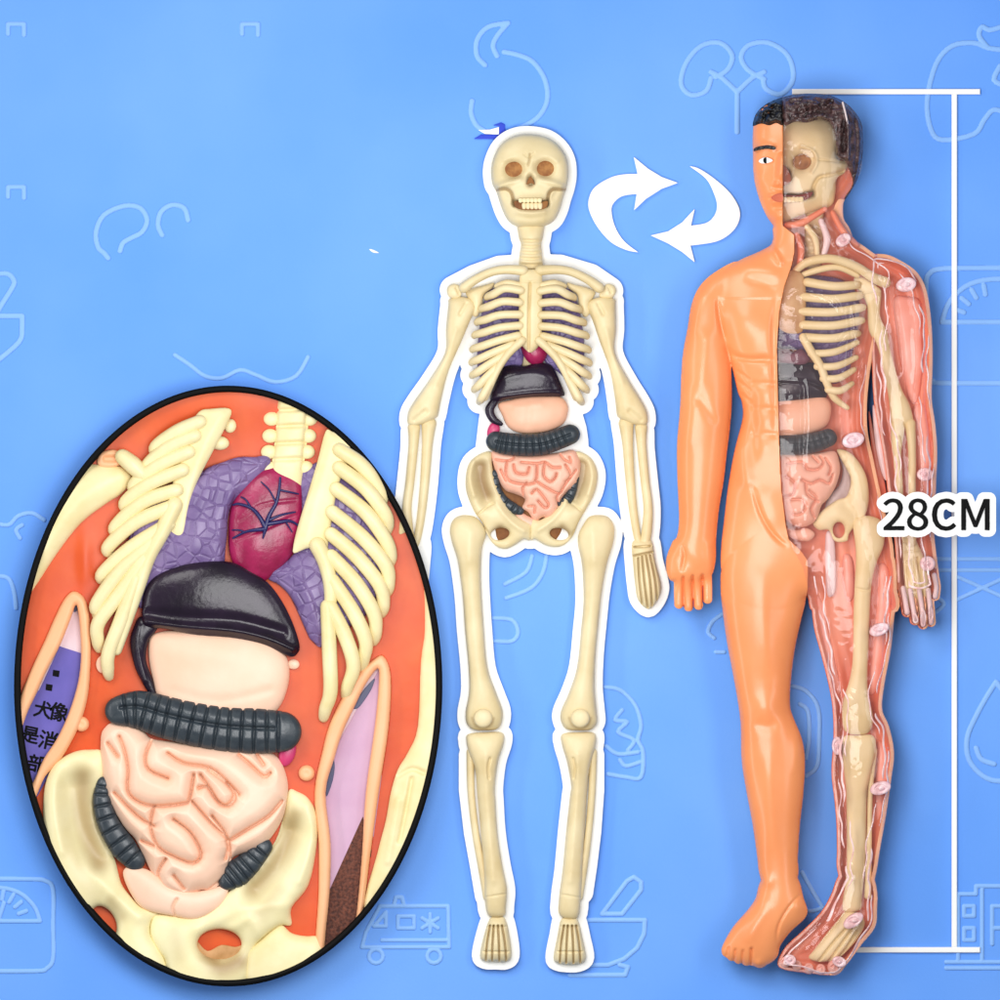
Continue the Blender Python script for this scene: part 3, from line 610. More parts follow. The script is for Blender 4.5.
# pelvis and the organs
WP = [([(482, 466), (482, 480), (487, 494)], 7, 0.75), ([(500, 528), (494, 534)], 4, 0.6)]  # pelvis hollows: antiquing brown with shade painted in
stP = [([(480, 468), (481, 482), (487, 500)], 8, -10), ([(476, 516), (487, 507), (494, 503)], 1.0, -2.5), ([(479, 520), (488, 533), (489, 538)], 1.0, -3), ([(496, 503), (510, 521), (524, 531)], 3, 2), ([(474, 462), (470, 477), (474, 495)], 3, 2)]
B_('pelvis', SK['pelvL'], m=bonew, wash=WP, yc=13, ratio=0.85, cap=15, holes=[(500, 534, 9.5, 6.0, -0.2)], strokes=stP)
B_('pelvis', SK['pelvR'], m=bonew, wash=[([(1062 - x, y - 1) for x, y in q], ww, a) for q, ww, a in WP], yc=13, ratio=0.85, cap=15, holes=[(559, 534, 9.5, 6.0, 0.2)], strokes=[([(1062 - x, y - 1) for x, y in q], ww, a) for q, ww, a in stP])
blob('sacrum', skel, stain, [[(482, 470), (500, 460), (560, 460), (580, 468), (570, 500), (556, 540), (531, 528), (500, 544), (492, 500)]], yc=8, ratio=0.1, cap=2, back=FL, step=1.5)
blob('liver', skel, darkliver, [[(501, 369), (512, 365), (524, 366), (538, 363), (550, 364.5), (556, 373), (560, 382), (564.5, 394), (560, 396.5), (534, 397), (508, 399.5), (495, 403), (490, 399), (494, 385)]], yc=17, ratio=0.75, cap=17, back=FL,
     strokes=[([(492, 398), (508, 396), (534, 393), (562, 392)], 2.0, 2.0), ([(505, 378), (530, 372), (552, 378)], 5, 1.5)])
blob('liver_lobe', skel, darkliver, lines=[([(494, 402), (489.5, 410), (493, 419), (501, 424)], [4, 4.5, 4, 2])], yc=18, back=FL, step=0.7)
blob('stomach', skel, stom, [[(498, 404), (510, 400), (524, 397), (545, 396), (560, 397), (566.5, 403), (568, 411), (564, 423), (552, 430), (538, 433), (520, 433), (508, 427), (502, 415)]], yc=14, ratio=0.7, cap=17, back=FL,
     strokes=[([(515, 408), (540, 404)], 3, 0.8), ([(530, 402), (528, 425)], 4, -0.6)])
blob('gallbladder', skel, pinkd, ells=[(493.5, 431, 6, 9.5, 0.3)], yc=14, back=FL, step=0.7)
cl = [(496, 441.5), (505, 443.5), (522, 445), (540, 444.5), (556, 440), (570, 434.5)]
CC = crom(cl, 8, False)
seg = []
for i in range(3, len(CC) - 2, 3):
    t = CC[i + 1] - CC[i - 1]; t /= np.linalg.norm(t); nn = np.array([-t[1], t[0]]); seg.append(([tuple(CC[i] - nn * 9), tuple(CC[i] + nn * 9)], 1.0, -2.6))
blob('large_intestine', skel, colon, lines=[(cl, [10, 11, 11, 11, 10.5, 10])], yc=20, ratio=0.9, back=FL, step=0.6, strokes=seg + [(cl, 1.2, -2.4)])
def beads(path, n, w):
    P = crom(path, 10, False); out = []
    for i in np.linspace(3, len(P) - 4, n).astype(int):
        t = P[i + 1] - P[i - 1]; t /= np.linalg.norm(t) + 1e-9; q = np.array([-t[1], t[0]]); out.append(([tuple(P[i] - q * w), tuple(P[i] + q * w)], 1.0, -2.4))
    return out
for path, rr in (([(495, 474), (496, 488), (503, 500), (513, 508), (520, 511)], [4, 4.5, 5, 5.5, 4]), ([(575, 478), (571, 494), (564, 503), (556, 507)], [4, 4.5, 5.5, 5])):
    blob('descending_colon', skel, colon, lines=[(path, rr)], yc=15, back=FL, step=0.6, strokes=beads(path, 6, 6))
GCO = (
    [(290, 460), (335, 465), (360, 455), (360, 440)], [(335, 465), (330, 520), (360, 548), (440, 550), (450, 480)], [(360, 480), (370, 510), (410, 515), (420, 490)],
    [(390, 470), (450, 475), (480, 470), (510, 490), (540, 490)], [(450, 545), (490, 570), (535, 590), (555, 560), (600, 500)], [(480, 470), (475, 520), (500, 545), (520, 530), (525, 515)],
    [(400, 605), (395, 570), (410, 550)], [(430, 590), (450, 575), (480, 610), (495, 635), (480, 645), (455, 620)], [(540, 650), (525, 610), (535, 590)], [(415, 640), (440, 640), (440, 665)],
    [(540, 440), (555, 460), (580, 470), (575, 450)], [(310, 500), (330, 540)], [(560, 480), (580, 520), (560, 545)])
gp = [(491.5, 452), (503, 453), (520, 455), (537, 455), (556, 453), (573, 450), (580, 460), (580, 472), (576, 484), (566, 493), (561, 500), (559, 507), (551, 519), (543, 517), (535, 521), (528, 512), (522, 508), (525, 499), (515, 494), (505, 490), (497, 476)]
blob('rectum', skel, gut, [[(514, 513), (520, 511), (528, 516), (540, 520), (552, 514), (556, 519), (550, 526), (540, 530), (531, 529), (520, 524)]], yc=12, back=FL, step=0.7, strokes=[([(534, 521), (537, 529)], 1, -2)])
zz = lambda L: [(420 + u / 3.846, 340 + v / 3.846) for u, v in L]
blob('small_intestine', skel, gut, [gp], yc=14, ratio=0.7, cap=17, back=FL, step=0.5, strokes=[(zz(q), 0.8, -4) for q in GCO], coils=([zz(q) for q in GCO], 4.5, 0.42))

# legs
for side, sg in (('L', 1), ('R', -1)):
    f = SK['fem' + side]
    cx = 483 if side == 'L' else 580
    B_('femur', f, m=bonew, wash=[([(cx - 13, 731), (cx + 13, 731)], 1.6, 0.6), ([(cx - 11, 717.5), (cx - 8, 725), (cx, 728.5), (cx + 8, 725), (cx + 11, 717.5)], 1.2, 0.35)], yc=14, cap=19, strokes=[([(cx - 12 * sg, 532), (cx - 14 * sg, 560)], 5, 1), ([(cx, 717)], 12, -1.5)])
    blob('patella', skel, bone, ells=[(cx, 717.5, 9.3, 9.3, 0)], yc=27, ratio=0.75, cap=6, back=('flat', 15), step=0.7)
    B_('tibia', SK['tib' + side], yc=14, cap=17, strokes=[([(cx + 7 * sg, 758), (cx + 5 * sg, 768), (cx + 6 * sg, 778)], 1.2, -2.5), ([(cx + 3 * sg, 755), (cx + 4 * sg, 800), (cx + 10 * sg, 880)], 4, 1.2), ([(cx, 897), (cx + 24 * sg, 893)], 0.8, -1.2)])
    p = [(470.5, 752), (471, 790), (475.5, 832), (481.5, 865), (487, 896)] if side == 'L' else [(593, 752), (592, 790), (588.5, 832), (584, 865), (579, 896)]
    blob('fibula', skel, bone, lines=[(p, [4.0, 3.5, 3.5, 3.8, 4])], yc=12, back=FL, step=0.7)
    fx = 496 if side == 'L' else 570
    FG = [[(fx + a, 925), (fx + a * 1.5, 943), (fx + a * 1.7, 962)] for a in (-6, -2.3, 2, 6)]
    B_('foot', SK['foot' + side], m=bonew, yc=12, ratio=0.85, step=0.5, strokes=[(q, 0.8, -6) for q in FG] + [([(fx - 12, y), (fx + 12, y)], 1, -1.6) for y in (926, 951)], wash=[(q, 0.9, 0.38) for q in FG])  # toe grooves carry their shade as painted brown

# ------------------------------------------------------------------ oval close-up: relief of the opened torso in a black rim
OV = (229.0, 685.5, 213.5, 299.5, 0.0)
RW = 6.5
DEPTH = 19.0
ovclip = lambda G: sd_ell(G, OV[0], OV[1], OV[2] - RW + 0.8, OV[3] - RW + 0.8)
inset = thing('oval_frame', 229, 985, 0, 'black oval rim around the relief close-up of the opened torso', 'frame')
Gr = Grid(8, 378, 450, 993, 1.0)
so = sd_ell(Gr, *OV); band = np.minimum(so, RW - so)
build('rim', Gr, band, 19 + 2.2 * np.sqrt(np.clip(band / RW * 2, 0, 1)), 0.0, mk, inset)
paper = mat('pale_paper', (236, 214, 222), 0.6, 0.3, var=0.04)
si = sd_ell(Gr, OV[0], OV[1], OV[2] - RW + 0.5, OV[3] - RW + 0.5)
build('back_plate', Gr, si, np.full(si.shape, 2.0), 0.6, paper, inset)
for x, y in ((140, 560), (140, 830), (300, 800), (280, 470)): tube('peg', inset, mk, [(x, y, -20), (x, y, 1.2)], 5, 10)

shell_in = mat('shell_orange', (224, 94, 34), 0.42, 0.4, rgb2=(210, 76, 22), vscale=60, bump=0.4, bscale=30)
skin = mat('skin_orange', (246, 156, 98), 0.4, 0.4, rgb2=(240, 144, 86), vscale=80, bump=0.25, bscale=30, coat=0.5, coat_rough=0.2)
skinp = mat('skin_peach', (248, 188, 142), 0.42, 0.4, rgb2=(244, 178, 128), vscale=60)
bonec = mat('pale_bone', (244, 230, 182), 0.4, 0.45, rgb2=(232, 214, 156), vscale=36, bump=0.3, bscale=12)
bonecw = mat('wash_shade_bone', (246, 236, 190), 0.4, 0.45, rgb2=(240, 227, 174), vscale=36, bump=0.3, bscale=12, wash=(150, 112, 58))
lung2 = mat('lung_violet', (134, 112, 158), 0.36, 0.5, rgb2=(108, 86, 136), vscale=22, bump=0.8, bscale=12, voronoi=1)
gut2 = mat('gut_peach', (250, 212, 186), 0.4, 0.45, rgb2=(246, 202, 174), vscale=40, bump=0.3, bscale=14)
stom2 = mat('stomach_peach', (248, 208, 182), 0.4, 0.45, rgb2=(244, 196, 166), vscale=60, bump=0.3, bscale=20)
navy = mat('vein_navy', (30, 28, 90), 0.35, 0.5)
mauve = mat('card_mauve', (206, 170, 196), 0.5, 0.35, rgb2=(198, 158, 188), vscale=40)
violet = mat('card_violet', (104, 94, 180), 0.5, 0.35, rgb2=(92, 84, 168), vscale=30)
brown = mat('woven_brown', (120, 68, 50), 0.6, 0.3, rgb2=(70, 36, 28), vscale=3, bump=0.8, bscale=3)

torso = thing('torso_model', 229, 970, 6, 'opened orange torso model with ribs, lungs, liver and pink gut, inside the black oval', 'anatomy model')
wl = crom([(76, 591), (66, 598), (56, 617), (46, 640), (33, 668), (20, 702), (12, 740), (20, 790), (34, 800), (46, 776), (63, 757), (79, 728), (88, 700), (91, 672), (91.5, 634), (87.5, 602)])
wlh = crom([(76.5, 605), (71, 620), (61, 645), (48, 670), (38, 692), (27, 716), (20, 745), (24, 790), (33, 784), (45, 758), (58, 738), (70, 712), (79, 682), (82, 655), (81, 628), (79, 610)])
wr = crom([(384, 656), (374, 659), (358, 674), (342, 698), (330, 724), (323, 750), (315, 792), (319, 841), (319, 891), (318, 960), (350, 950), (362, 917), (370, 858), (379, 792), (389, 726), (391, 676)])
wrh = crom([(378, 668), (366, 684), (355, 706), (343, 732), (335, 757), (326, 792), (331, 842), (330, 891), (326, 955), (350, 940), (356, 920), (362, 858), (366, 792), (375, 726), (379, 684)])
# hollow orange shell
s_l = sd_poly(Gr, [wl]); s_r = sd_poly(Gr, [wr])
F = 6 + 3.0 * np.sin(Gr.X * 0.018 + 1.0) * np.sin(Gr.Y * 0.014) + 1.0 * np.sin(Gr.X * 0.05 + Gr.Y * 0.02)
F = F + 5 * np.exp(-np.maximum(np.maximum(-s_l, -s_r), 0) / 14)
F = F + 2.5 * np.exp(-(np.hypot(Gr.X - 86, (Gr.Y - 560) * 0.3) / 7) ** 2) - 0 * F
F = F + 6 * np.exp(-((Gr.Y - 395) / 34) ** 2)
build('body_shell', Gr, np.minimum(si, np.minimum(-s_l, -s_r)), F, 2.2, shell_in, torso)
for nm, a, b in (('arm_gap_rim', wl, wlh), ('arm_gap_rim', wr, wrh)):
    G = bbox_grid([a], [], 0.8); sa = np.minimum(sd_poly(G, [a]), -sd_poly(G, [b]))
    h = 5 * np.sqrt(np.clip(1 - (1 - np.clip(sa / 5.0, 0, 1)) ** 2, 0, 1))
    build(nm, G, np.minimum(sa, ovclip(G)), 11 + h, 2.2, skinp, torso)
# printed card seen through the arm gaps
def clipped_plate(name, parent, m, polys, d0, d1, sharp=True, grow=0.0):
    polys = [np.array(p, float) if sharp else crom(p) for p in polys]
    G = bbox_grid(polys, [], 0.6); sp_ = np.minimum(sd_poly(G, polys) + grow, ovclip(G))
    return build(name, G, sp_, np.full(sp_.shape, float(d1)), d0, m, parent)
card = clipped_plate('printed_card', torso, violet, [[(60.5, 646), (82, 653), (92, 700), (80, 730), (50, 775), (38, 796), (8, 796), (8, 700), (40, 690)]], 2.1, 3.0)
for ch, x, y, k_ in (('犬', 33.5, 714, 0.52), ('像', 48.5, 717, 0.56), ('是', 21, 739, 0.52), ('消', 38, 745, 0.56), ('部', 27, 768, 0.52)):
    clipped_plate('lettering', card, mk, glyph(ch, x, y, k_, None, 0.2), 2.5, 3.6, True, 0.4)
for x, y in ((57, 673), (50, 687)):
    clipped_plate('lettering', card, mk, [[(x - 3, y - 3.5), (x + 3.5, y - 2.5), (x + 2.6, y + 3.8), (x - 3.6, y + 2.6)]], 2.5, 3.6)
clipped_plate('printed_card', torso, mauve, [[(384, 660), (318, 780), (318, 960), (360, 940), (384, 760)]], 2.1, 3.0)
clipped_plate('woven_patch', torso, brown, [[(363, 816), (330, 889), (318, 960), (362, 930), (372, 850)]], 2.5, 3.5)
clipped_plate('navy_slit', torso, navy, [[(375, 678), (366, 687), (357, 700), (354, 708), (359, 707), (366, 698), (372, 688)]], 2.5, 3.5, False)
clipped_plate('navy_slit', torso, navy, [[(332, 756), (335, 764), (333, 780), (327, 796), (326, 786), (328, 770)]], 2.5, 3.5, False)
clipped_plate('navy_slit', torso, navy, [[(76, 603), (78.5, 609), (75, 612), (75, 607)]], 2.5, 3.5, False)
Q = lambda n, m, p, **kw: blob(n, torso, m, [p] if p is not None else [], **{**dict(back=('flat', 5), clip=ovclip), **kw})
# neck skin and arm bones
Q('neck', skinp, [(213, 380), (212, 396), (216, 410), (228, 408), (231, 392), (229, 380)], yc=8, ratio=0.5, cap=6)
Q('arm_bone', bonec, [(133, 480), (128, 470), (118, 466), (104, 465), (88, 464), (70, 462), (40, 480), (0, 560), (0, 640), (24, 604), (40, 581), (59, 552), (82, 523), (108, 503), (122, 494)], yc=8, ratio=0.42, cap=16, step=1.2,
  strokes=[([(120, 474), (80, 500), (45, 548)], 10, 2)])
Q('arm_bone', bonec, [(399, 533), (411, 532), (418, 556), (424, 588), (425, 630), (421, 662), (418, 726), (408, 752), (398, 769), (391, 792), (386, 820), (378, 851), (364, 915), (400, 930), (470, 800), (480, 650), (450, 540), (410, 500)], yc=8, ratio=0.35, cap=15, step=1.2,
  strokes=[([(399, 775), (412, 768), (424, 772)], 2.2, -2.5), ([(412, 778), (408, 800), (400, 840)], 2, -3), ([(398, 800), (388, 860)], 4, 2)])
for p in ([(98, 461), (104, 452), (116, 450), (124, 456), (122, 464), (112, 468), (102, 467)],): Q('socket_ring', skinp, p, yc=11, ratio=0.6, cap=6, strokes=[([(107, 459), (116, 459)], 3.2, -5)], step=0.7)
tube('peg', torso, bonec, [(124, 457, 19), (134, 465, 20), (143, 474, 20)], [8, 9, 8], 12)
# spine
vt = [(294, 392), (294, 403), (293, 419), (292, 436), (290, 452), (288, 468), (287, 486)]
Q('spine', bonec, None, lines=[(vt, 16)], yc=10, ratio=0.6, cap=12, strokes=[([(270, y), (318, y - 2)], 2.0, -3.5) for y in (411, 427, 444, 460)] + [([(278, 395), (272, 470)], 2, -2), ([(309, 395), (304, 470)], 2, -2)])
for _, y in vt[2:6]:
    for sg in (-1, 1): Q('vertebra_wing', bonec, None, ells=[(291 - (y - 420) * 0.08 + sg * 19, y, 8, 7, 0)], yc=10, ratio=0.8, step=0.8)
# lungs and heart
Q('lung', lung2, [(190, 480), (208, 468), (224, 462), (240, 457), (255, 457), (268, 456), (271, 464), (262, 474), (250, 487), (235, 500), (229, 515), (228, 530), (226, 550), (224.5, 566), (216, 571), (200, 569), (185, 570), (170, 575), (155, 583), (148, 598), (142, 608), (136, 600), (128, 585), (126, 560), (132, 530), (150, 500), (170, 485)], yc=12, ratio=0.5, cap=16,
  strokes=[([(218, 470), (205, 500), (198, 545)], 12, 2), ([(268, 460), (240, 480), (222, 520), (220, 560)], 3, 1.5)])
Q('lung', lung2, [(299, 474), (310, 466), (322, 462), (340, 470), (370, 500), (385, 560), (370, 610), (345, 630), (330, 640), (321, 647), (312, 640), (308, 634), (292, 599), (280, 585), (269, 579), (267, 570), (273, 567), (283, 564), (296, 551), (303, 530), (300, 505)], yc=9, ratio=0.4, cap=14,
  strokes=[([(275, 572), (300, 580), (320, 630)], 5, 2)])
Q('heart', crimson, [(246, 482), (256, 473), (270, 467), (285, 468), (300, 472), (304, 500), (302, 530), (298, 545), (290, 558), (276, 573), (262, 582), (248, 580), (236, 568), (230, 552), (229, 530), (231, 508), (237, 494)], yc=9, ratio=0.55, cap=19, strokes=[([(255, 545)], 18, 3), ([(240, 520), (262, 505), (296, 500)], 2, -1), ([(236, 540), (262, 530), (298, 515)], 2, -1)])
hv = torso.children[-1]
vz = lambda x, y, d=29.5: (x, y, d - 2)
for p, r in (([vz(266, 529, 30), vz(270, 516, 30), vz(277, 503, 29.5), vz(280, 490, 28.5), vz(281, 478, 26)], [2.6, 1.8, 1.2]),
             ([vz(266, 527, 30), vz(260, 516, 30), vz(252, 508, 28.5), vz(240, 504, 25), vz(234, 505, 22)], [2.4, 1.8, 1]),
             ([vz(266, 529, 30), vz(256, 530, 29.5), vz(246, 532, 27), vz(234, 538, 22)], [2.4, 1.6, 1]),
             ([vz(268, 524, 30), vz(280, 522, 29.5), vz(291, 521, 27), vz(300, 526, 22)], [2.4, 1.8, 1]),
             ([vz(270, 520, 30), vz(282, 515, 29), vz(296, 512, 25)], [1.6, 1.2, .8]), ([vz(280, 490, 28.5), vz(290, 492, 27), vz(299, 494, 23)], [1.2, .8]),
             ([vz(252, 508, 28.5), vz(247, 500, 26), vz(242, 497, 23)], [1.1, .8]), ([vz(246, 532, 27), vz(240, 530, 25), vz(233, 530, 21)], [1, .7]), ([vz(266, 530, 30), vz(264, 538, 30)], [2, 0.8]),
             ([vz(277, 503, 29.5), vz(270, 490, 28), vz(262, 482, 25)], [1, .7]), ([vz(286, 521, 28), vz(293, 532, 25)], [1, .6])):
    tube('vein', hv, navy, p, r, 8)
# ribs: left set and right set with their half breastbones
RL = [[(201, 422), (178, 432), (157, 447)], [(196, 436), (170, 447), (148, 466)], [(190, 452), (160, 465), (136, 484)], [(184, 470), (150, 484), (127, 502)],
      [(178, 490), (144, 502), (117, 526)], [(172, 507), (137, 522), (110, 546)], [(170, 524), (133, 547), (104, 573)], [(158, 540), (124, 568), (99, 602), (99, 612)],
      [(146, 558), (122, 592), (100, 622), (99, 640)], [(137, 578), (124, 615), (110, 652), (109, 668)]]
for i, r in enumerate(RL):
    r = r + [(r[-1][0] + 1, r[-1][1] + 8)]; n = len(r)
    tube('rib', torso, bonec, [(x, y, 26 - 15 * (k / (n - 1)) ** 1.5 + 0.3 * (i % 2)) for k, (x, y) in enumerate(r)], [7.0, 7.4, 7.2, 6.6, 5.0], 12, squash=0.85)
tube('rib_cartilage', torso, bonec, [(176, 505, 26), (163, 532, 26), (150, 556, 25), (140, 585, 24), (130, 615, 22), (118, 650, 18)], [8.5, 8, 7.5, 7, 6, 5], 12)
Q('sternum', bonec, [(200, 412), (213, 409), (229, 408.5), (232, 415), (222, 436), (211, 457), (202, 474), (195, 490), (190, 512), (186, 542), (181, 544), (167, 532), (164, 522), (170, 500), (177, 470), (190, 430)], yc=21, ratio=0.5, cap=9, back=0.8, strokes=[([(222, 414), (200, 460), (184, 530)], 6, 1.2)])
for x, y, rx in ((231, 426, 6), (220, 443, 10), (198, 499, 9)): Q('peg', bonec, None, ells=[(x, y, rx, 7, 0.1)], yc=15, ratio=0.9, step=0.8)
RR = [[(340, 450), (358, 462), (370, 475), (382, 496)], [(340, 468), (366, 488), (384, 512), (388, 524)], [(337, 489), (366, 512), (386, 540), (391, 556)], [(333, 512), (363, 537), (386, 565), (389, 584)],
      [(332, 534), (358, 557), (380, 585), (384, 604)], [(332, 556), (356, 582), (374, 612), (376, 632)], [(333, 580), (354, 612), (366, 640), (364, 658)], [(331, 606), (345, 634), (354, 664), (348, 686)], [(328, 606), (330, 650), (331, 690), (326, 708)]]
for i, r in enumerate(RR):
    r = r + [(r[-1][0] - 2, r[-1][1] + 9)]; n = len(r)
    tube('rib', torso, bonec, [(x, y, 27 - 16 * (k / (n - 1)) ** 1.6 + 0.3 * (i % 2)) for k, (x, y) in enumerate(r)], [7.2, 7.6, 7.4, 6.6, 5.2], 12, squash=0.85)
tube('rib_cartilage', torso, bonec, [(318, 545, 26), (326, 562, 26), (331, 585, 25), (331, 610, 24)], [8.5, 8, 7, 6], 12)
Q('sternum', bonec, [(326, 432), (333, 432), (350, 440), (348, 462), (340, 482), (335, 504), (330, 535), (326, 556), (318, 552), (309, 548), (295, 553), (294, 546), (298, 528), (308, 495), (318, 462)], yc=21, ratio=0.45, cap=9, back=0.8, strokes=[([(334, 440), (318, 490), (306, 540)], 8, 1.2)])
# pelvis
PL = [(106, 752), (90, 749), (76, 751), (62, 758), (52, 768), (45, 792), (45, 830), (52, 880), (90, 940), (130, 975), (170, 990), (166, 960), (158, 945), (151, 933), (152, 920), (160, 912), (150, 908), (141, 905), (131, 895), (122, 882), (116, 860), (108, 844), (98, 822), (96, 795), (106, 776)]
Q('pelvis', bonecw, PL, wash=[([(84, 775), (84, 808), (92, 840), (100, 862)], 12, 0.7), ([(66, 790), (72, 850), (96, 895)], 12, 0.22), ([(112, 900), (122, 915)], 7, 0.4)], yc=8, ratio=0.7, cap=19, holes=[(105, 921, 11, 17, -0.5)], strokes=[([(76, 788), (82, 826), (98, 856)], 17, -14), ([(60, 765), (54, 800), (62, 850)], 6, 2), ([(92, 865), (110, 890), (140, 915)], 7, 2.5)])  # hollow brown mixes antiquing and painted-in shade
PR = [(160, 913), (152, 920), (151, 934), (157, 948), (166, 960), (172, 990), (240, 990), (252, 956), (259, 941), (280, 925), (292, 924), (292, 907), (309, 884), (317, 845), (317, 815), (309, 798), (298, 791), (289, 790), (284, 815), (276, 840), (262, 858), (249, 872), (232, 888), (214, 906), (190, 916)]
Q('pelvis', bonecw, PR, wash=[([(294, 815), (286, 845), (268, 872), (254, 888)], 11, 0.65), ([(210, 955), (222, 966), (240, 960)], 10, 0.8), ([(280, 890), (262, 912)], 9, 0.25), ([(176, 930), (180, 955)], 8, 0.2)], yc=8, ratio=0.7, cap=19, holes=[(220, 943, 22, 15, 0.0)], strokes=[([(292, 832), (278, 868), (258, 888)], 14, -12), ([(309, 805), (313, 840), (300, 880)], 5, 2), ([(200, 928), (250, 905), (290, 905)], 7, 2), ([(230, 930), (250, 918), (262, 936)], 6, 2.5)])  # same mix of antiquing and painted hollow shade
Q('obturator_floor', mat('wash_brown', (176, 128, 74), 0.6, 0.3, rgb2=(210, 160, 110), vscale=14), [(197, 940), (208, 950), (222, 944), (236, 946), (246, 944), (240, 962), (222, 968), (204, 960)], yc=9, ratio=0.2, cap=3)
Q('thigh_bone', bonec, [(252, 990), (248, 956), (258, 942), (272, 930), (282, 924), (292, 932), (305, 935), (320, 936), (326, 948), (330, 975), (300, 1000)], yc=10, ratio=0.5, cap=13)
# organs of the belly
Q('liver', darkliver, [(143, 617), (145, 592), (156, 576), (178, 566), (204, 561), (232, 562), (252, 572), (268, 582), (282, 600), (293, 622), (300, 644), (298, 653), (290, 656), (266, 645), (233, 638), (198, 635), (165, 628), (146, 628)], yc=17, ratio=0.45, cap=16,
  strokes=[([(146, 621), (180, 626), (233, 630), (268, 638), (294, 649)], 3.5, 4.5), ([(150, 612), (190, 617), (240, 620), (284, 632)], 5, -3), ([(200, 590)], 30, 2)])
Q('liver_lobe', darkliver, [(142, 616), (135, 626), (131, 642), (135, 664), (142, 680), (152, 695), (157, 694), (153, 678), (147, 660), (149, 642), (156, 632), (160, 622)], yc=14, ratio=0.8, cap=14, strokes=[([(140, 626), (138, 645), (146, 680)], 2.5, 1.5)])
Q('stomach', stom2, [(150, 640), (156, 633), (180, 630), (231, 632), (266, 638), (284, 652), (290, 668), (288, 688), (279, 708), (262, 720), (220, 720), (180, 712), (160, 700), (154, 680), (150, 660)], yc=11, ratio=0.5, cap=19, strokes=[([(175, 650), (230, 655)], 12, 1.2), ([(175, 690), (220, 700), (270, 690)], 5, -0.8)])
Q('gallbladder', pinkd, None, ells=[(288, 752, 8, 14, 0.3)], yc=12, ratio=0.7, cap=8)
Q('stomach_end', stom2, None, ells=[(104, 664, 7, 9, 0)], yc=9, ratio=0.6, cap=6); Q('stomach_end', stom2, None, ells=[(294, 664, 6, 5, 0)], yc=9, ratio=0.6, cap=6)
tc_ = [(120, 710), (140, 709), (165, 716), (195, 723), (225, 728), (255, 730), (282, 731)]
CC = crom(tc_, 12, False); seg = []
for i in range(5, len(CC) - 2, 5):
    t = CC[i + 1] - CC[i - 1]; t /= np.linalg.norm(t); nn = np.array([-t[1], t[0]]); jit = random.uniform(-1, 1)
    seg.append(([tuple(CC[i] - nn * 24 + t * jit), tuple(CC[i]), tuple(CC[i] + nn * 24 - t * jit)], 1.4, -4.0))
Q('large_intestine', colon, None, lines=[(tc_, [14, 19, 21, 22, 22.5, 23, 20])], yc=19, ratio=0.62, cap=17, step=0.8,
  strokes=seg + [([tuple(c + np.array([0, -3.0])) for c in CC[2:-2:3]], 1.6, -3.5), ([tuple(c + np.array([0, -11])) for c in CC[4:-4:3]], 4, 1.0), ([tuple(c + np.array([0, 8])) for c in CC[4:-4:3]], 5, 1.0)])
for path, rr, nb in (([(104, 782), (103, 800), (110, 824), (124, 846), (136, 860)], [6, 9, 11, 13, 10], 8), ([(264, 846), (250, 862), (238, 872), (228, 880)], [9, 12, 14, 9], 6)):
    Q('descending_colon', colon, None, lines=[(path, rr)], yc=14, ratio=0.8, cap=14, step=0.8, strokes=[(q, 1.3, -3.5) for q, _, _ in beads(path, nb, 15)])
Q('rectum', gut2, [(124, 874), (128, 866), (140, 866), (155, 872), (175, 886), (200, 890), (226, 884), (229, 890), (222, 905), (198, 918), (175, 915), (145, 908), (132, 893)], yc=12, ratio=0.7, cap=15, strokes=[([(178, 898), (174, 906), (176, 916)], 1.3, -4)])
b2 = lambda L: [(u / 3.03, 660 + v / 3.03) for u, v in L]
b3 = lambda L: [(200 + u / 3.03, 660 + v / 3.03) for u, v in L]
gp2 = [(102, 736), (106, 727), (114, 722), (132, 724), (144, 730), (152, 738), (172, 741), (198, 744), (240, 749), (266, 751), (276, 755), (283, 764), (288, 780), (288, 795), (283, 818), (268, 841), (252, 850), (236, 855), (229, 864), (225, 878), (214, 888), (202, 889), (188, 893), (176, 892), (165, 888), (154, 874), (142, 850), (136, 838), (125, 826), (113, 805), (106, 785), (102, 760)]
GS = [b2(q) for q in (
    [(365, 230), (380, 270), (392, 330), (390, 390), (415, 422), (470, 440), (560, 432), (578, 415), (590, 345)], [(462, 240), (444, 290), (455, 330), (512, 356)], [(512, 280), (560, 310), (640, 325), (690, 365), (727, 405)],
    [(610, 345), (640, 388), (672, 436), (700, 430), (712, 400), (690, 370)], [(470, 440), (460, 500), (482, 562), (530, 592), (588, 612), (612, 582), (580, 520), (530, 480)], [(585, 425), (640, 488), (690, 538), (698, 570)],
    [(690, 545), (700, 600), (685, 650), (640, 690)], [(505, 600), (482, 640), (490, 680)], [(470, 560), (432, 545)], [(350, 400), (420, 470), (470, 500)], [(530, 650), (560, 690)], [(330, 250), (360, 290)])] + \
    [b3(q) for q in ([(0, 385), (25, 382), (52, 420), (88, 440), (110, 410), (80, 368), (30, 330)], [(120, 285), (150, 310), (195, 350), (215, 340)], [(90, 545), (150, 508), (210, 470), (250, 425)], [(175, 285), (195, 315)], [(40, 470), (88, 540), (80, 600)])]
Q('small_intestine', gut2, gp2, yc=13, ratio=0.55, cap=27, step=0.7, fade=2, strokes=[(q, 1.25, -9) for q in GS], coils=(GS, 13.0, 0.66))
for x, y, r in ((82.5, 723.5, 7.5), (307, 772.5, 8)): Q('peg', skinp, None, ells=[(x, y, r, r, 0)], yc=8, ratio=1.2, step=0.7, strokes=[([(x, y)], r * 0.55, -2)])

DEPTH = 0.0

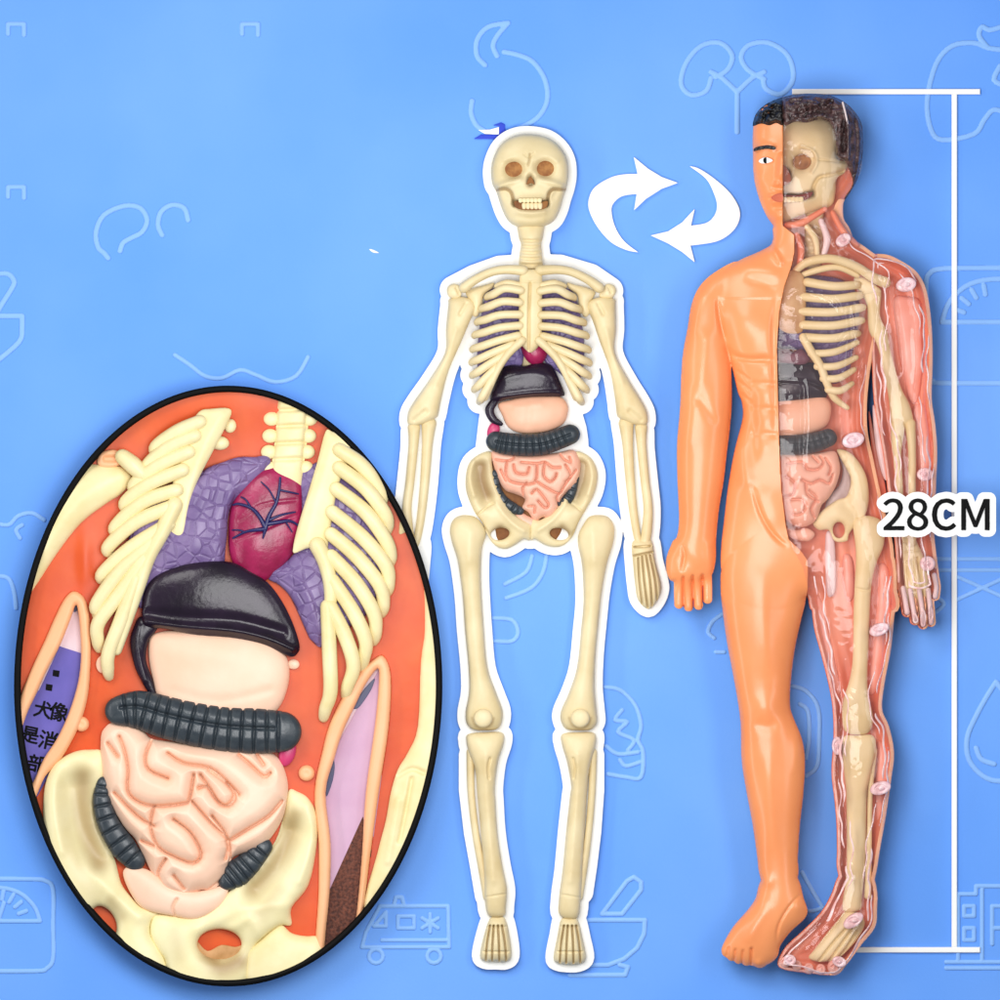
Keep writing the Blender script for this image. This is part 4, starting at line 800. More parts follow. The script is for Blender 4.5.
# ------------------------------------------------------------------ half skin, half clear anatomy figure
DEPTH = 3.0
man = thing('anatomy_figure', 800, 960, 5, 'standing man figure, one half orange skin, the other half clear shell showing bones and organs', 'anatomy model')
YC = 29.0
STEP = 1.2
G = Grid(652, 84, 952, 986, STEP)
X, Y = G.X, G.Y
HEAD = [(754, 120), (761, 109.5), (775, 101.5), (792, 97), (810, 95.7), (828, 97.5), (842, 103.5), (852.5, 113), (859.5, 125), (861, 137), (861, 151), (859, 166), (855, 181), (849, 192), (844, 200), (842, 207), (843, 220), (849, 230), (852, 246), (838, 258), (790, 262), (768, 258), (771.5, 243), (773.5, 229), (766, 217), (759, 201), (754, 183), (752.5, 169), (752.3, 155), (752, 138)]
TORSO = [(773, 226), (772, 243), (759, 252), (738, 261.5), (722, 275), (714, 300), (716, 322), (724, 344), (731, 366), (737, 392), (741, 402), (742, 418), (736, 442), (732, 460), (727, 490), (723.5, 520), (720.5, 548), (721, 572), (730, 596), (760, 608), (790, 606), (806, 596), (813, 612), (850, 618), (896, 612), (894, 580), (892, 544), (883, 508), (873, 462), (866, 425), (868, 380), (876, 335), (888, 300), (890, 270), (870, 252), (851, 238), (843, 224), (830, 216), (790, 216)]
ARML = [(737, 262), (714, 273), (699, 287), (691, 305), (687, 329), (683, 350), (681, 370), (679.5, 409), (676.5, 445), (677, 481), (678.5, 514), (677.5, 532), (673, 547), (672, 562), (674, 574), (682, 579), (695, 579), (710, 576), (715, 560), (715.5, 538), (718.5, 508), (723, 481), (726, 454), (729, 430), (731, 406), (731, 385), (730, 364), (727, 342), (727, 320), (735, 296), (742, 278)]
LEGL = [(738, 548), (722, 566), (720, 588), (722, 610), (726, 640), (732, 672), (737, 700), (740, 724), (741, 760), (746, 792), (752, 824), (756.5, 856), (758.5, 872), (765, 890), (778, 896), (793, 889), (797.5, 872), (797, 856), (799, 824), (802.5, 792), (804, 760), (801, 738), (793, 718), (789, 704), (790, 680), (794, 648), (800, 620), (805, 597), (806, 560), (770, 530)]
FOOTL = [(770, 866), (759, 882), (755, 897), (747, 909), (733, 925), (723, 942), (721, 951), (727, 957), (740, 961), (756, 965), (769, 962), (777, 954), (779.5, 944), (790, 930), (803, 918), (806.5, 909), (802.5, 896), (798, 879), (788, 866)]
LEGR = [(806, 560), (810, 590), (813, 625), (820, 652), (828, 684), (832, 708), (833, 736), (831, 772), (834, 800), (836, 824), (836.5, 850), (836.5, 868), (843, 888), (856, 896), (870, 888), (875.5, 870), (879, 848), (884, 820), (890, 780), (893, 752), (888, 726), (881, 708), (884, 680), (890, 648), (893, 618), (896, 590), (890, 550), (850, 530)]
FOOTR = [(848, 862), (836.5, 878), (831, 893), (820, 912), (800, 932), (785, 946), (777, 962), (784, 968.5), (808, 972), (834, 974), (846, 963), (860, 944), (874, 926), (876, 908), (875.5, 886), (866, 862)]
ARMR = [(868, 258), (884, 255), (900, 261.5), (915, 272), (924, 287), (928.5, 308), (931, 335), (931.5, 365), (930.5, 398), (934, 424), (936, 451), (935, 481), (934, 510), (933, 532), (935.4, 556), (938, 577), (937, 590), (920, 598), (900, 594), (896.5, 585), (895, 562), (893, 535), (888, 500), (883, 460), (877, 425), (873, 400), (871, 360), (870, 320), (868, 285)]
FING = [([(678, 572), (678, 592), (678.3, 604)], 4.5), ([(687, 572), (687.6, 596), (688, 606.5)], 4.7), ([(696.5, 572), (697.3, 596), (698, 605)], 4.6), ([(706.5, 570), (707, 588), (707, 599)], 4.5)]
THUMB = [([(678, 545), (671.5, 558), (670.5, 570), (672.5, 577)], [7, 5.5, 4.6, 4.0])]
FINGR = [([(902, 588), (904, 600), (906, 612)], 5), ([(909, 590), (912, 608), (914, 620)], 5), ([(918, 590), (921, 610), (922, 624)], 5), ([(927, 590), (929, 608), (930, 622)], 4.6), ([(933, 575), (935, 586), (934, 596)], 4.6)]
TOEL = [(725.5, 951, 4.4), (731, 955, 4.6), (738, 957.5, 5), (746, 959, 5.4), (759, 958, 8.5)]
TOER = [(784, 961, 6), (796, 964, 6), (808, 967, 6), (820, 968, 6), (833, 966, 8)]
sd = {k: sd_poly(G, [crom(p)]) for k, p in dict(HEAD=HEAD, TORSO=TORSO, ARML=ARML, LEGL=LEGL, FOOTL=FOOTL, LEGR=LEGR, FOOTR=FOOTR, ARMR=ARMR).items()}
def caps_s(L): return np.maximum.reduce([sd_line(G, crom(p, 3, False), r) for p, r in L])
def ball_s(L): return np.maximum.reduce([r - np.hypot(X - x, Y - y) for x, y, r in L])
sd['ARML'] = np.maximum.reduce([sd['ARML'], caps_s(FING), caps_s(THUMB)]); sd['ARMR'] = np.maximum(sd['ARMR'], caps_s(FINGR))
sd['LEGL'] = np.maximum.reduce([sd['LEGL'], sd['FOOTL'], ball_s(TOEL)]); sd['LEGR'] = np.maximum.reduce([sd['LEGR'], sd['FOOTR'], ball_s(TOER)])
hh = {k: inflate(G, sd[k], r, c) for k, r, c in (('HEAD', 0.72, 46), ('TORSO', 0.5, 38), ('ARML', 0.95, 40), ('LEGL', 0.85, 44), ('FOOTL', 0.75, 40), ('LEGR', 0.85, 44), ('FOOTR', 0.75, 40), ('ARMR', 0.95, 40))}
def smax(a, b, k=5.0): return 0.5 * (a + b + np.sqrt((a - b) ** 2 + k * k)) - 0.5 * k * np.exp(-np.minimum(a, b) / k) * 0.0
def caps(L):
    s = np.full(X.shape, -1e9); h = np.zeros(X.shape)
    for p, r in L:
        p = crom(p, 3, False); d = sd_line(G, p, r); s = np.maximum(s, d); R = r if np.isscalar(r) else max(r)
        h = np.maximum(h, np.sqrt(np.maximum(R * R - (R - np.maximum(d, 0)) ** 2, 0)))
    return s, h
def balls(L):
    s = np.full(X.shape, -1e9); h = np.zeros(X.shape)
    for x, y, r in L:
        d = r - np.hypot(X - x, Y - y); s = np.maximum(s, d); h = np.maximum(h, np.sqrt(np.maximum(r * r - (r - np.maximum(d, 0)) ** 2, 0)))
    return s, h
sFL, hFL = caps(FING); sTL, hTL = caps(THUMB); sFR, hFR = caps(FINGR); sOL, hOL = balls(TOEL); sOR, hOR = balls(TOER)
ye = [0, 227, 236, 253, 266, 287, 314, 350, 415, 460, 490, 526, 546, 556, 568, 584, 600, 612]
xe = [781.5, 781.5, 793, 793, 790.5, 783, 777.6, 775.5, 777, 778.5, 780, 784.5, 789, 795, 801, 805, 806, 806]
ed = np.interp(Y, ye, xe)
TAPER = True
# --- skin half
sS = np.maximum.reduce([sd['HEAD'], sd['TORSO'], sd['ARML']])
sS = np.where(Y < 611, np.minimum(sS, ed - X), -1e3)
sS = np.maximum(sS, np.where(Y < 880, np.minimum(sd['LEGL'], 806.5 - X), sd['LEGL']))
H = smax(hh['HEAD'] * (sd['HEAD'] > 0), hh['TORSO'], 6)
H = np.where((Y > 200) & (Y < 300), smax(hh['HEAD'], hh['TORSO'], 10), H)
H = smax(H, hh['LEGL'], 8)
H = smax(H, hh['ARML'], 3)
H = smax(H, hTL + 5 * (sTL > 0), 2); H = smax(H, hFL * 1.5 * (sFL > 0), 2)
H = smax(H, hOL * 1.5, 2)
H = strokes_on(G, H, [
    ([(745, 325), (758, 335)], 22, 4.5), ([(722, 345), (735, 357), (750, 360), (764, 360), (776, 362)], 3.0, -3.0), ([(776, 290), (772, 330), (773, 370), (774, 450)], 3, -2),
    ([(716, 296), (719, 320), (724, 342)], 2.2, -3), ([(770, 245), (776, 258), (782, 268)], 3, 2.5), ([(735, 268), (760, 271), (784, 278)], 7, 1.6), ([(740, 279), (760, 284), (778, 290)], 5, -1.2),
    ([(750, 481), (759, 512), (772, 534), (788, 548)], 2.0, -2.8), ([(738, 450), (745, 480)], 8, 2.5), ([(748, 372), (752, 420), (752, 470)], 5.0, -1.4),
    ([(753, 384), (775, 385)], 3, -1.1), ([(753, 409), (775, 410)], 3, -1.1), ([(753, 434), (775, 435)], 3, -1.0), ([(764, 397)], 8, 1.4), ([(764, 422)], 8, 1.4), ([(764, 372)], 7, 1.2), ([(764, 448)], 8, 1.0),
    ([(737, 372), (748, 380)], 1.6, -1.3), ([(738, 382), (748, 390)], 1.6, -1.3), ([(740, 394), (749, 402)], 1.6, -1.3),
    ([(764, 500), (770, 515)], 14, 2), ([(765, 706)], 11, 2.2), ([(752, 720), (765, 726), (778, 720)], 6, -1.2),
    ([(790, 690), (797, 730), (794, 780)], 6, 1.5), ([(760, 560), (762, 620), (768, 680)], 12, 2), ([(768, 740), (768, 800), (772, 860)], 8, 1.6),
    ([(766, 880)], 6, 2.2), ([(798, 905)], 7, 2), ([(803, 890), (788, 905), (777, 925), (776, 942)], 1.2, -2.0), ([(770, 900), (755, 922), (745, 944)], 6, 1.5),
    ([(700, 300), (692, 330)], 10, 2), ([(690, 410), (686, 440)], 10, 1.6), ([(705, 340), (700, 380)], 8, 1.5), ([(700, 400), (712, 420)], 5, -1.2), ([(684, 560), (695, 570)], 8, -2.0), ([(708, 545), (711, 575)], 4, 1.5), ([(681, 543), (684, 556), (680, 574)], 1.8, -2.5),
    ([(692, 576), (692.8, 610)], 1.0, -6.0), ([(682.6, 577), (683, 610)], 1.0, -6.0), ([(701.6, 575), (702.5, 607)], 1.0, -6.0),
    ([(728, 946), (726, 954)], .9, -2), ([(734.5, 948), (733, 959)], 1.0, -3), ([(742, 949), (741, 962)], 1.0, -3), ([(750.5, 947), (750, 963)], 1.2, -4), ([(757, 962)], 4, 1.5),
    # face: brow, eye hollow, cheek, nose, lips, chin
    ([(754, 148), (764, 147), (776, 150)], 4, 2), ([(764, 162)], 6, -2.4), ([(764, 162)], 4, 2.0), ([(759, 180)], 6, 1.4), ([(781, 152), (780, 168), (778, 184)], 4, 5), ([(776, 185)], 3, 3), ([(773, 189), (782, 191)], 2, -2),
    ([(770, 197), (782, 195.5)], 2.2, 2.2), ([(770, 199.6), (782, 199.2)], 1.0, -2), ([(772, 203), (782, 203)], 2.2, 2), ([(774, 209), (782, 209)], 2, -1.6), ([(777, 217)], 5, 2.5)])
body = build('skin_body', G, sS, YC + H, np.maximum(YC - 0.75 * H, 4.0), skin, man)
# --- clear half: coloured inner shell, rim, front shell
sR = np.maximum.reduce([np.where(Y < 611, np.minimum(np.maximum(sd['HEAD'], sd['TORSO']), X - ed - 0.8), -1e3), np.where(Y < 880, np.minimum(sd['LEGR'], X - 807.3), sd['LEGR']), sd['FOOTR'], sd['ARMR'], sFR, sOR])
HR = smax(hh['HEAD'], hh['TORSO'], 8); HR = smax(HR, hh['LEGR'], 8); HR = smax(HR, hh['ARMR'], 3); HR = smax(HR, hFR * 1.5, 2)
HR = smax(HR, hOR * 1.4, 2)
inner = mat('inner_red', (240, 152, 118), 0.4, 0.45, rgb2=(230, 120, 84), vscale=60, bump=0.4, bscale=18)
pinkm = mat('muscle_pink', (248, 182, 166), 0.35, 0.5, rgb2=(242, 156, 134), vscale=30, bump=0.3, bscale=14)
sil = np.maximum.reduce([sd['HEAD'], np.where(Y < 611, sd['TORSO'], -1e3), sd['LEGR'], sd['FOOTR'], sd['ARMR'], sFR, sOR])
dish = YC - 15 * (1 - np.exp(-np.maximum(sil, 0) / 4.5)) + 1.2 * np.sin(sil * 0.55) * np.exp(-sil / 30)
sIn = np.where(Y < 215, np.minimum(sR, sd['TORSO'] * 0 + (Y - 205)), sR)
build('inner_shell', G, sR, dish, 6.0, inner, man)
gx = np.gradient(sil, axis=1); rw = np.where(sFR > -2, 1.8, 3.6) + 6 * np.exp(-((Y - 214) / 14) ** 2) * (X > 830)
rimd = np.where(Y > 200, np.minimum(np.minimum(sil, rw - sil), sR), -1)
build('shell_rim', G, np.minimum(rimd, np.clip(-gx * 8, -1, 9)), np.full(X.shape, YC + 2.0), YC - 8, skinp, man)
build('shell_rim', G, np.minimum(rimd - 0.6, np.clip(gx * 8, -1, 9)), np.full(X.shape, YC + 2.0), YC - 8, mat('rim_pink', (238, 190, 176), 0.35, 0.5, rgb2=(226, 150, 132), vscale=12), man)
clr = clear_mat('clear_plastic', (255, 247, 245), 0.04, 0.06, 0.8, 11)
FR = strokes_on(G, HR * 1.0, [
    ([(826, 268), (870, 272), (905, 290)], 3, 1.5), ([(884, 270), (893, 330), (898, 380)], 1.6, -3.5), ([(889, 275), (898, 330), (903, 380)], 2, 2), ([(920, 300), (925, 350), (924, 400), (929, 450), (927, 520)], 1.6, -2.5), ([(912, 310), (915, 360), (912, 395)], 4, 2.2),
    ([(784, 300), (800, 290), (830, 300), (842, 320)], 3, 1.6), ([(786, 340), (806, 348), (835, 346), (846, 330)], 2.2, -3), ([(846, 300), (850, 340), (846, 380)], 1.8, -2.5), ([(852, 330), (862, 360), (858, 400)], 1.5, 2.2), ([(846, 352), (856, 372), (850, 392)], 1.4, -2),
    ([(843, 372), (853, 388)], 1.4, 2), ([(868, 350), (872, 400), (880, 450), (886, 500)], 1.5, -3), ([(862, 410), (870, 450), (878, 500)], 1.5, 2.4),
    ([(812, 600), (820, 640), (832, 690)], 1.5, -2.8), ([(818, 590), (825, 640), (836, 700)], 1.6, 2.6), ([(824, 560), (828, 620), (838, 690)], 1.5, -2), ([(880, 560), (884, 620), (880, 690)], 1.5, -2.5), ([(888, 560), (889, 620), (884, 680)], 1.4, 2),
    ([(838, 720), (836, 770), (840, 820), (842, 880)], 1.4, -2.4), ([(834, 720), (834, 770), (837, 830)], 1.2, 2), ([(879, 860), (885, 810), (889, 770)], 1.4, -2.4), ([(838, 700), (834, 715), (838, 730), (834, 745), (838, 760)], 1.6, 2),
    ([(838, 890), (815, 925), (792, 950)], 1.5, -2.2), ([(848, 905), (828, 930), (808, 955)], 1.5, 2), ([(860, 915), (846, 935), (836, 955)], 1.5, -2.2),
    ([(795, 235), (806, 250), (800, 262)], 1.6, 2.4), ([(803, 230), (818, 244), (820, 258)], 1.6, -2.6), ([(812, 225), (828, 236), (836, 252)], 1.8, 2.4), ([(826, 216), (838, 230), (846, 244)], 1.6, -2.6), ([(785, 222), (805, 224), (830, 212)], 1.6, 2.2),
    ([(783, 150), (786, 168), (784, 184)], 4, 4), ([(783, 196), (798, 199), (806, 196)], 2, -2), ([(800, 162)], 7, -2.5), ([(800, 162)], 4, 2), ([(786, 150), (800, 146), (815, 152)], 3, 2),
    ([(781, 384), (800, 386)], 2, -2), ([(781, 409), (800, 410)], 2, -2), ([(781, 434), (800, 436)], 2, -2), ([(791, 397)], 7, 1.8), ([(791, 421)], 7, 1.8), ([(791, 446)], 7, 1.5), ([(801, 375), (803, 420), (800, 470)], 2.2, -2),
    ([(896, 430), (900, 480), (902, 540)], 1.4, -2.2), ([(916, 430), (922, 460), (920, 520)], 1.6, 2.2), ([(905, 560), (907, 585)], 1.2, -2), ([(914, 556), (916, 586)], 1.2, 2), ([(924, 556), (926, 586)], 1.2, -2)])
EARLY = np.where(Y < 126, -1, sR)
FRt = YC + 1.8 + FR
build('clear_shell', G, np.minimum(sR, sil - 0.6), FRt, FRt - 0.9, clr, man)
# pale raised ridges standing in for refraction streaks along the clear shell
ridge = mat('streak_pale', (246, 220, 218), 0.2, 0.6, rgb2=(232, 178, 174), vscale=9)
wob = 1.5 * np.sin(Y * 0.085 + X * 0.05) + 0.9 * np.sin(Y * 0.21 + X * 0.11)
for key, d0, ww, ph in (('ARMR', 5.0, 0.8, 0.3), ('ARMR', 9.5, 0.9, 2.0), ('ARMR', 14, 0.7, 4.0), ('LEGR', 5.0, 0.8, 1.0), ('LEGR', 8.5, 1.0, 3.1), ('LEGR', 13, 0.7, 5.2), ('TORSO', 6.0, 0.7, 0.7), ('HEAD', 5.0, 0.7, 0.7)):
    f = sd[key]; gate = np.sin(Y * 0.047 + X * 0.03 + ph) + 0.35
    b_ = np.minimum(ww * np.clip(gate * 2, -1, 1) - np.abs(f - d0 - wob), sR - 1)
    if key == 'TORSO': b_ = np.where((X > 846) & (Y > 235) & (Y < 520), b_, -1)
    if key == 'HEAD': b_ = np.where((Y > 205), b_, -1)
    if key == 'LEGR': b_ = np.where((Y > 575) & (Y < (920 if d0 > 6 else 990)), b_, -1)
    build('refraction_ridge', G, b_, FRt + 0.35, FRt - 0.8, ridge, man)
TAPER = False
M_ = lambda n, m, p, **kw: blob(n, man, m, [p] if p is not None else [], **{**dict(yc=30, ratio=0.8, cap=14, back=0.5, step=0.9), **kw})
# hair: opaque black half and smoky clear half
hairm = mat('hair_black', (22, 18, 20), 0.28, 0.6, rgb2=(12, 9, 10), vscale=6, bump=2.2, bscale=4)
hairc = mat('hair_brown', (96, 68, 66), 0.22, 0.7, rgb2=(46, 30, 32), vscale=5, bump=2.6, bscale=5)
def over_head(name, poly, m, lift, strokes=(), par=man):
    s = np.minimum(sd_poly(G, [crom(poly)]), sd['HEAD'] + 0.8)
    f = YC + (H if poly[0][0] < 760 else HR + 3) + lift * np.clip(s / 3, 0, 1)
    f = YC + strokes_on(G, f - YC, list(strokes))
    return build(name, G, s, f, YC - 8, m, par)
wig = lambda x0, x1, y0, y1, n: [([(x0 + (x1 - x0) * random.random() + dx, y0 + (y1 - y0) * random.random() + dy) for dx, dy in ((0, 0), (3, -2), (5, 1), (4, 4))], 1.1, random.choice((-2.5, 2.2))) for _ in range(n)]
over_head('hair', [(750, 127), (750, 112), (768, 98), (782, 94), (782.5, 125.5), (775, 124.5), (768, 127), (760, 125)], hairm, 5, wig(754, 778, 102, 122, 16))
over_head('hair', [(782.5, 94), (800, 92), (830, 93), (850, 104), (866, 125), (866, 160), (858, 190), (846, 200), (844, 198), (852, 184), (846, 166), (840, 160), (835, 156), (834, 138), (829, 125), (818, 121), (806, 124), (794, 123), (782.5, 125.5)], hairc, 5,
          wig(785, 832, 100, 120, 26) + wig(832, 840, 118, 160, 9) + [([(841, 104), (846, 128), (846.5, 162)], 1.2, 4), ([(851, 112), (855, 140), (853, 175)], 1.5, -2)])
blob('hair_seam', man, mat('clear_seam', (226, 206, 204), 0.25, 0.6), lines=[([(841, 104.5), (846, 128), (846.5, 162)], 0.9)], yc=YC + 30, ratio=1, back=('flat', YC + 10), step=0.5)
# eye and brow on the skin half
M_('eyebrow', hairm, [(753, 150), (758, 148), (767, 147), (774, 149), (773, 151.5), (766, 150.5), (758, 151.5), (753, 152.5)], yc=YC + 25, back=('flat', YC + 4), step=0.4, cap=2, tilt=lambda x, y: (x - 764) * 0.55)
ey = M_('eye', mw, [(757.5, 162.5), (761, 159.5), (766, 159), (771.5, 162), (767, 164.5), (761, 165)], yc=YC + 24, back=('flat', YC + 4), step=0.35, cap=2.0, tilt=lambda x, y: (x - 764) * 0.5)
blob('pupil', ey, mk, ells=[(764.5, 162, 2.6, 3.0, 0)], yc=YC + 25.2, ratio=0.6, back=('flat', YC + 6), step=0.3)
M_('lips', mat('lip_red', (206, 104, 74), 0.4, 0.4), [(770, 198.5), (775, 195.5), (781, 195.5), (781, 203), (775, 203), (771.5, 201)], yc=YC + 27.0, ratio=0.35, cap=2, back=('flat', YC + 8), step=0.4, tilt=lambda x, y: (x - 775) * 0.7, strokes=[([(770, 199.3), (782, 199)], 0.7, -1.5)])
# skull behind the clear face
M_('skull', bone2, [(778, 122), (800, 118), (827, 121), (836, 138), (836, 158), (846, 164), (844, 173), (836, 180), (835, 192), (831, 206), (814, 212), (798, 217), (783, 222), (778, 205), (778, 160)], yc=YC - 7, ratio=0.6, cap=30, step=0.6,
   strokes=[([(801, 162)], 10, -13), ([(800, 148), (812, 152), (816, 163), (811, 173)], 2, 2.2), ([(785, 174), (785, 180)], 4, -8), ([(784, 198), (798, 198), (811, 195)], 3.0, -7), ([(811, 194), (814, 184), (819, 178), (830, 176), (843, 172)], 1.6, -5), ([(812, 160), (844, 163)], 1.2, -1.5), ([(800, 162)], 3.5, 4)])
M_('mouth_opening', mat('mouth_red', (120, 40, 30), 0.4, 0.4), [(780, 196), (796, 196.5), (811, 193), (808, 199), (798, 202), (780, 202)], yc=YC + 14, ratio=0.2, cap=2, back=('flat', YC - 8), step=0.5)
blob('eye_socket', man, MATS['socket_brown'], ells=[(801, 163, 9, 7.5, 0)], yc=YC + 4, ratio=0.15, back=('flat', YC - 6), step=0.5)
for x in (784, 788, 792, 796, 800): blob('tooth', man, bone2, [[(x - 1.9, 198.5), (x + 1.9, 198.5), (x + 1.7, 203), (x - 1.7, 203)]], yc=YC + 16, ratio=0.5, back=('flat', YC + 6), step=0.4)
M_('nose_opening', mat('nose_red', (158, 84, 56), 0.4, 0.4), [(779, 166), (786, 170), (790, 180), (787, 185), (779, 186)], yc=YC + 16, ratio=0.2, cap=2, back=('flat', YC - 4), step=0.5)
blob('ear', man, clr, ells=[(852, 169, 8.5, 14, 0.3)], yc=YC + 9, ratio=0.7, back=0.6, step=0.6, strokes=[([(850, 160), (857, 164), (855, 174), (850, 180)], 1.6, -2.5), ([(846, 163), (848, 176)], 1.4, 1.6)])
# muscles of the inner shell
for p in ([(893, 300), (906, 297), (920, 302), (921, 330), (922, 365), (917, 400), (909, 400), (902, 370), (897, 340)], [(912, 410), (924, 405), (929, 430), (931, 465), (926, 500), (918, 470), (914, 440)],
          [(878, 565), (888, 570), (890, 610), (884, 660), (876, 690), (868, 690), (872, 640), (876, 600)], [(843, 555), (852, 560), (853, 595), (846, 600), (842, 580)], [(876, 745), (884, 745), (890, 762), (886, 800), (879, 830), (875, 800)],
          [(816, 600), (822, 604), (832, 650), (840, 690), (834, 690), (824, 655)], [(868, 410), (873, 430), (882, 470), (888, 510), (880, 505), (872, 460)]):
    M_('muscle', pinkm, p, yc=YC - 14, cap=10)
pale = mat('pale_strip', (240, 214, 214), 0.35, 0.5)
for p in ([(825, 535), (833, 537), (835, 565), (834, 592), (826, 592)], [(872, 405), (878, 420), (884, 450), (886, 480), (880, 470), (874, 440)]): M_('pale_strip', pale, p, yc=YC - 8, cap=6)
# neck cords
for p, mm in (([(796, 236), (800, 250), (798, 268)], inner), ([(806, 228), (814, 240), (816, 256)], bone2), ([(820, 222), (826, 240), (822, 258)], pale), ([(786, 226), (800, 224), (824, 210)], inner), ([(832, 214), (842, 232), (856, 246)], inner)):
    tube('neck_cord', man, mm, [(x, y, YC + 8) for x, y in p], [3, 3.8, 2.6], 8)
blob('throat', man, bone, lines=[([(814, 215), (812, 262)], 9)], yc=YC - 10, ratio=0.8, step=0.9, strokes=[([(800, y), (824, y + 1)], 1.6, -2.5) for y in (228, 236, 244, 252)])
# shoulder and arm bones
tube('clavicle', man, bone2, [(790, 277, YC + 8), (804, 264, YC + 12), (828, 259.5, YC + 13), (852, 266, YC + 10), (872, 278, YC + 5), (884, 283, YC + 2)], [3, 4.4, 4.4, 4.6, 5, 6], 12)
tube('clavicle', man, bone2, [(792, 280, YC + 6), (812, 272, YC + 10), (836, 268, YC + 9), (856, 276, YC + 5)], [2.4, 3.4, 3.4, 3], 10)
M_('scapula', bone2, [(853, 279), (862, 278), (876, 287), (880, 293), (868, 296), (858, 292)], yc=YC)
M_('humerus', bone2, [(859, 290), (868, 289), (880, 290), (879, 316), (886, 331), (889, 348), (895, 372), (901, 390), (909, 406), (912, 424), (900, 428), (891, 426), (888, 400), (883, 374), (876.6, 347), (868, 331), (866, 306)], yc=YC - 2, cap=11)
blob('ulna', man, bone2, lines=[([(897, 424), (896, 440), (896, 455), (898, 480), (900, 515), (904, 540)], [7.5, 6, 4, 3.5, 3.2, 3])], yc=YC, ratio=1, step=0.8)
blob('radius', man, bone2, lines=[([(909, 424), (911, 450), (911, 490), (912, 520), (910, 542)], [5.5, 4, 3.8, 4.2, 5])], yc=YC, ratio=1, step=0.8)
M_('hand_bone', bone2, [(902, 538), (912, 536), (918, 546), (926, 566), (928, 590), (926, 612), (918, 616), (908, 606), (904, 585), (902, 560)], yc=YC - 6, cap=9, step=0.6, strokes=[(q, 1.1, -4) for q in ([(906, 562), (908, 590), (911, 608)], [(911, 560), (915, 590), (917, 612)], [(916, 558), (921, 585), (922, 612)])] + [([(902, 552), (920, 550)], 1, -1.5)])
# chest: lungs, ribs, breastbone
M_('lung', purple, [(782, 285), (815, 276), (845, 282), (858, 300), (857, 330), (852, 352), (848, 372), (835, 384), (822, 376), (812, 360), (796, 350), (774, 346), (776, 320)], yc=YC - 10, ratio=0.5, cap=14)
for i, (y0, y1, x0, x1) in enumerate(((283, 286, 806, 858), (297.5, 297, 801, 860), (312, 309, 799, 862), (325.5, 322, 801, 861), (338, 335, 804, 857))):
    tube('rib', man, bone2, [(x0, y0, YC + 13), ((x0 + x1) / 2, (y0 + y1) / 2 + 2.5, YC + 15), (x1 - 6, y1, YC + 10), (x1, y1 - 1, YC + 2)], [4.6, 4.4, 4.4, 3.6], 10)
for x0, y0, x1, y1 in ((810, 354, 856, 343), (816, 367, 855, 358), (822, 379, 853, 370), (827, 390, 851, 384)):
    tube('rib', man, bone2, [(x0, y0, YC + 14), ((x0 + x1) / 2, (y0 + y1) / 2 + 4, YC + 14), (x1, y1, YC + 4)], [3.8, 3.8, 2.8], 10)
tube('rib_cartilage', man, bone2, [(802, 338, YC + 15), (810, 352, YC + 15), (819, 366, YC + 15), (825, 382, YC + 14), (833, 398, YC + 10), (846, 408, YC + 6)], [4.4, 4.4, 4.2, 4, 3.6, 2.6], 10)
M_('sternum', mat('amber_sternum', (206, 168, 116), 0.35, 0.5, rgb2=(180, 134, 84), vscale=20), [(788, 272), (802, 276), (805, 300), (803, 326), (798, 334), (782, 332), (774, 318), (779, 292)], yc=YC + 12, ratio=0.5, cap=7)
M_('heart', mat('dusky_heart', (124, 76, 92), 0.35, 0.5, rgb2=(90, 54, 70), vscale=12), [(772, 352), (786, 349), (792, 353), (800, 349), (806, 354), (809, 361), (800, 366), (788, 365), (772, 362)], yc=YC + 4, cap=10)
M_('liver', darkliver, [(772, 362), (800, 363), (815, 364), (822, 374), (826, 390), (824, 399), (806, 400), (772, 402)], yc=YC, cap=16, strokes=[([(779, 381), (806, 382), (826, 390)], 2, -3)])
M_('stomach', stom, [(772, 402), (800, 399), (818, 396), (828, 400), (830.5, 410), (827, 424), (817, 431), (797, 436), (772, 437)], yc=YC, cap=16)
cm = [(770, 445), (795, 445), (812, 443), (827, 438)]
CC = crom(cm, 8, False); seg = []
for i in range(2, len(CC) - 1, 3):
    t = CC[i + 1] - CC[i - 1]; t /= np.linalg.norm(t); nn = np.array([-t[1], t[0]]); seg.append(([tuple(CC[i] - nn * 10), tuple(CC[i] + nn * 10)], 1.0, -2.6))
blob('large_intestine', man, colon, lines=[(cm, [9, 10, 10, 9])], yc=YC + 6, ratio=0.9, step=0.7, strokes=seg + [(cm, 1.2, -2)])
c6 = lambda L: [(765 + u / 5.556, 390 + v / 5.556) for u, v in L]
GCM = ([(120, 410), (200, 400), (230, 440), (290, 440), (320, 400), (300, 370)], [(200, 500), (250, 520), (300, 500), (350, 520), (370, 470)], [(260, 370), (290, 400)], [(110, 480), (160, 520), (150, 580), (100, 590)],
    [(140, 610), (200, 610), (220, 650), (190, 690), (150, 690)], [(240, 560), (280, 600), (250, 660), (270, 710)], [(220, 520), (230, 580), (290, 620)], [(330, 380), (360, 430), (350, 470)])
M_('small_intestine', gut, c6([(70, 372), (180, 360), (290, 350), (380, 340), (405, 390), (412, 450), (390, 530), (350, 600), (310, 640), (290, 700), (260, 740), (210, 760), (150, 750), (100, 700), (72, 600)]), yc=YC + 2, ratio=0.55, cap=15, step=0.6, fade=2, coils=([c6(q) for q in GCM], 5, 0.4),
   strokes=[(c6(q), 0.9, -4) for q in GCM])
M_('rectum', gut, [(786, 528), (796, 530), (806, 528), (814, 534), (808, 541), (796, 540), (788, 536)], yc=YC, cap=9)
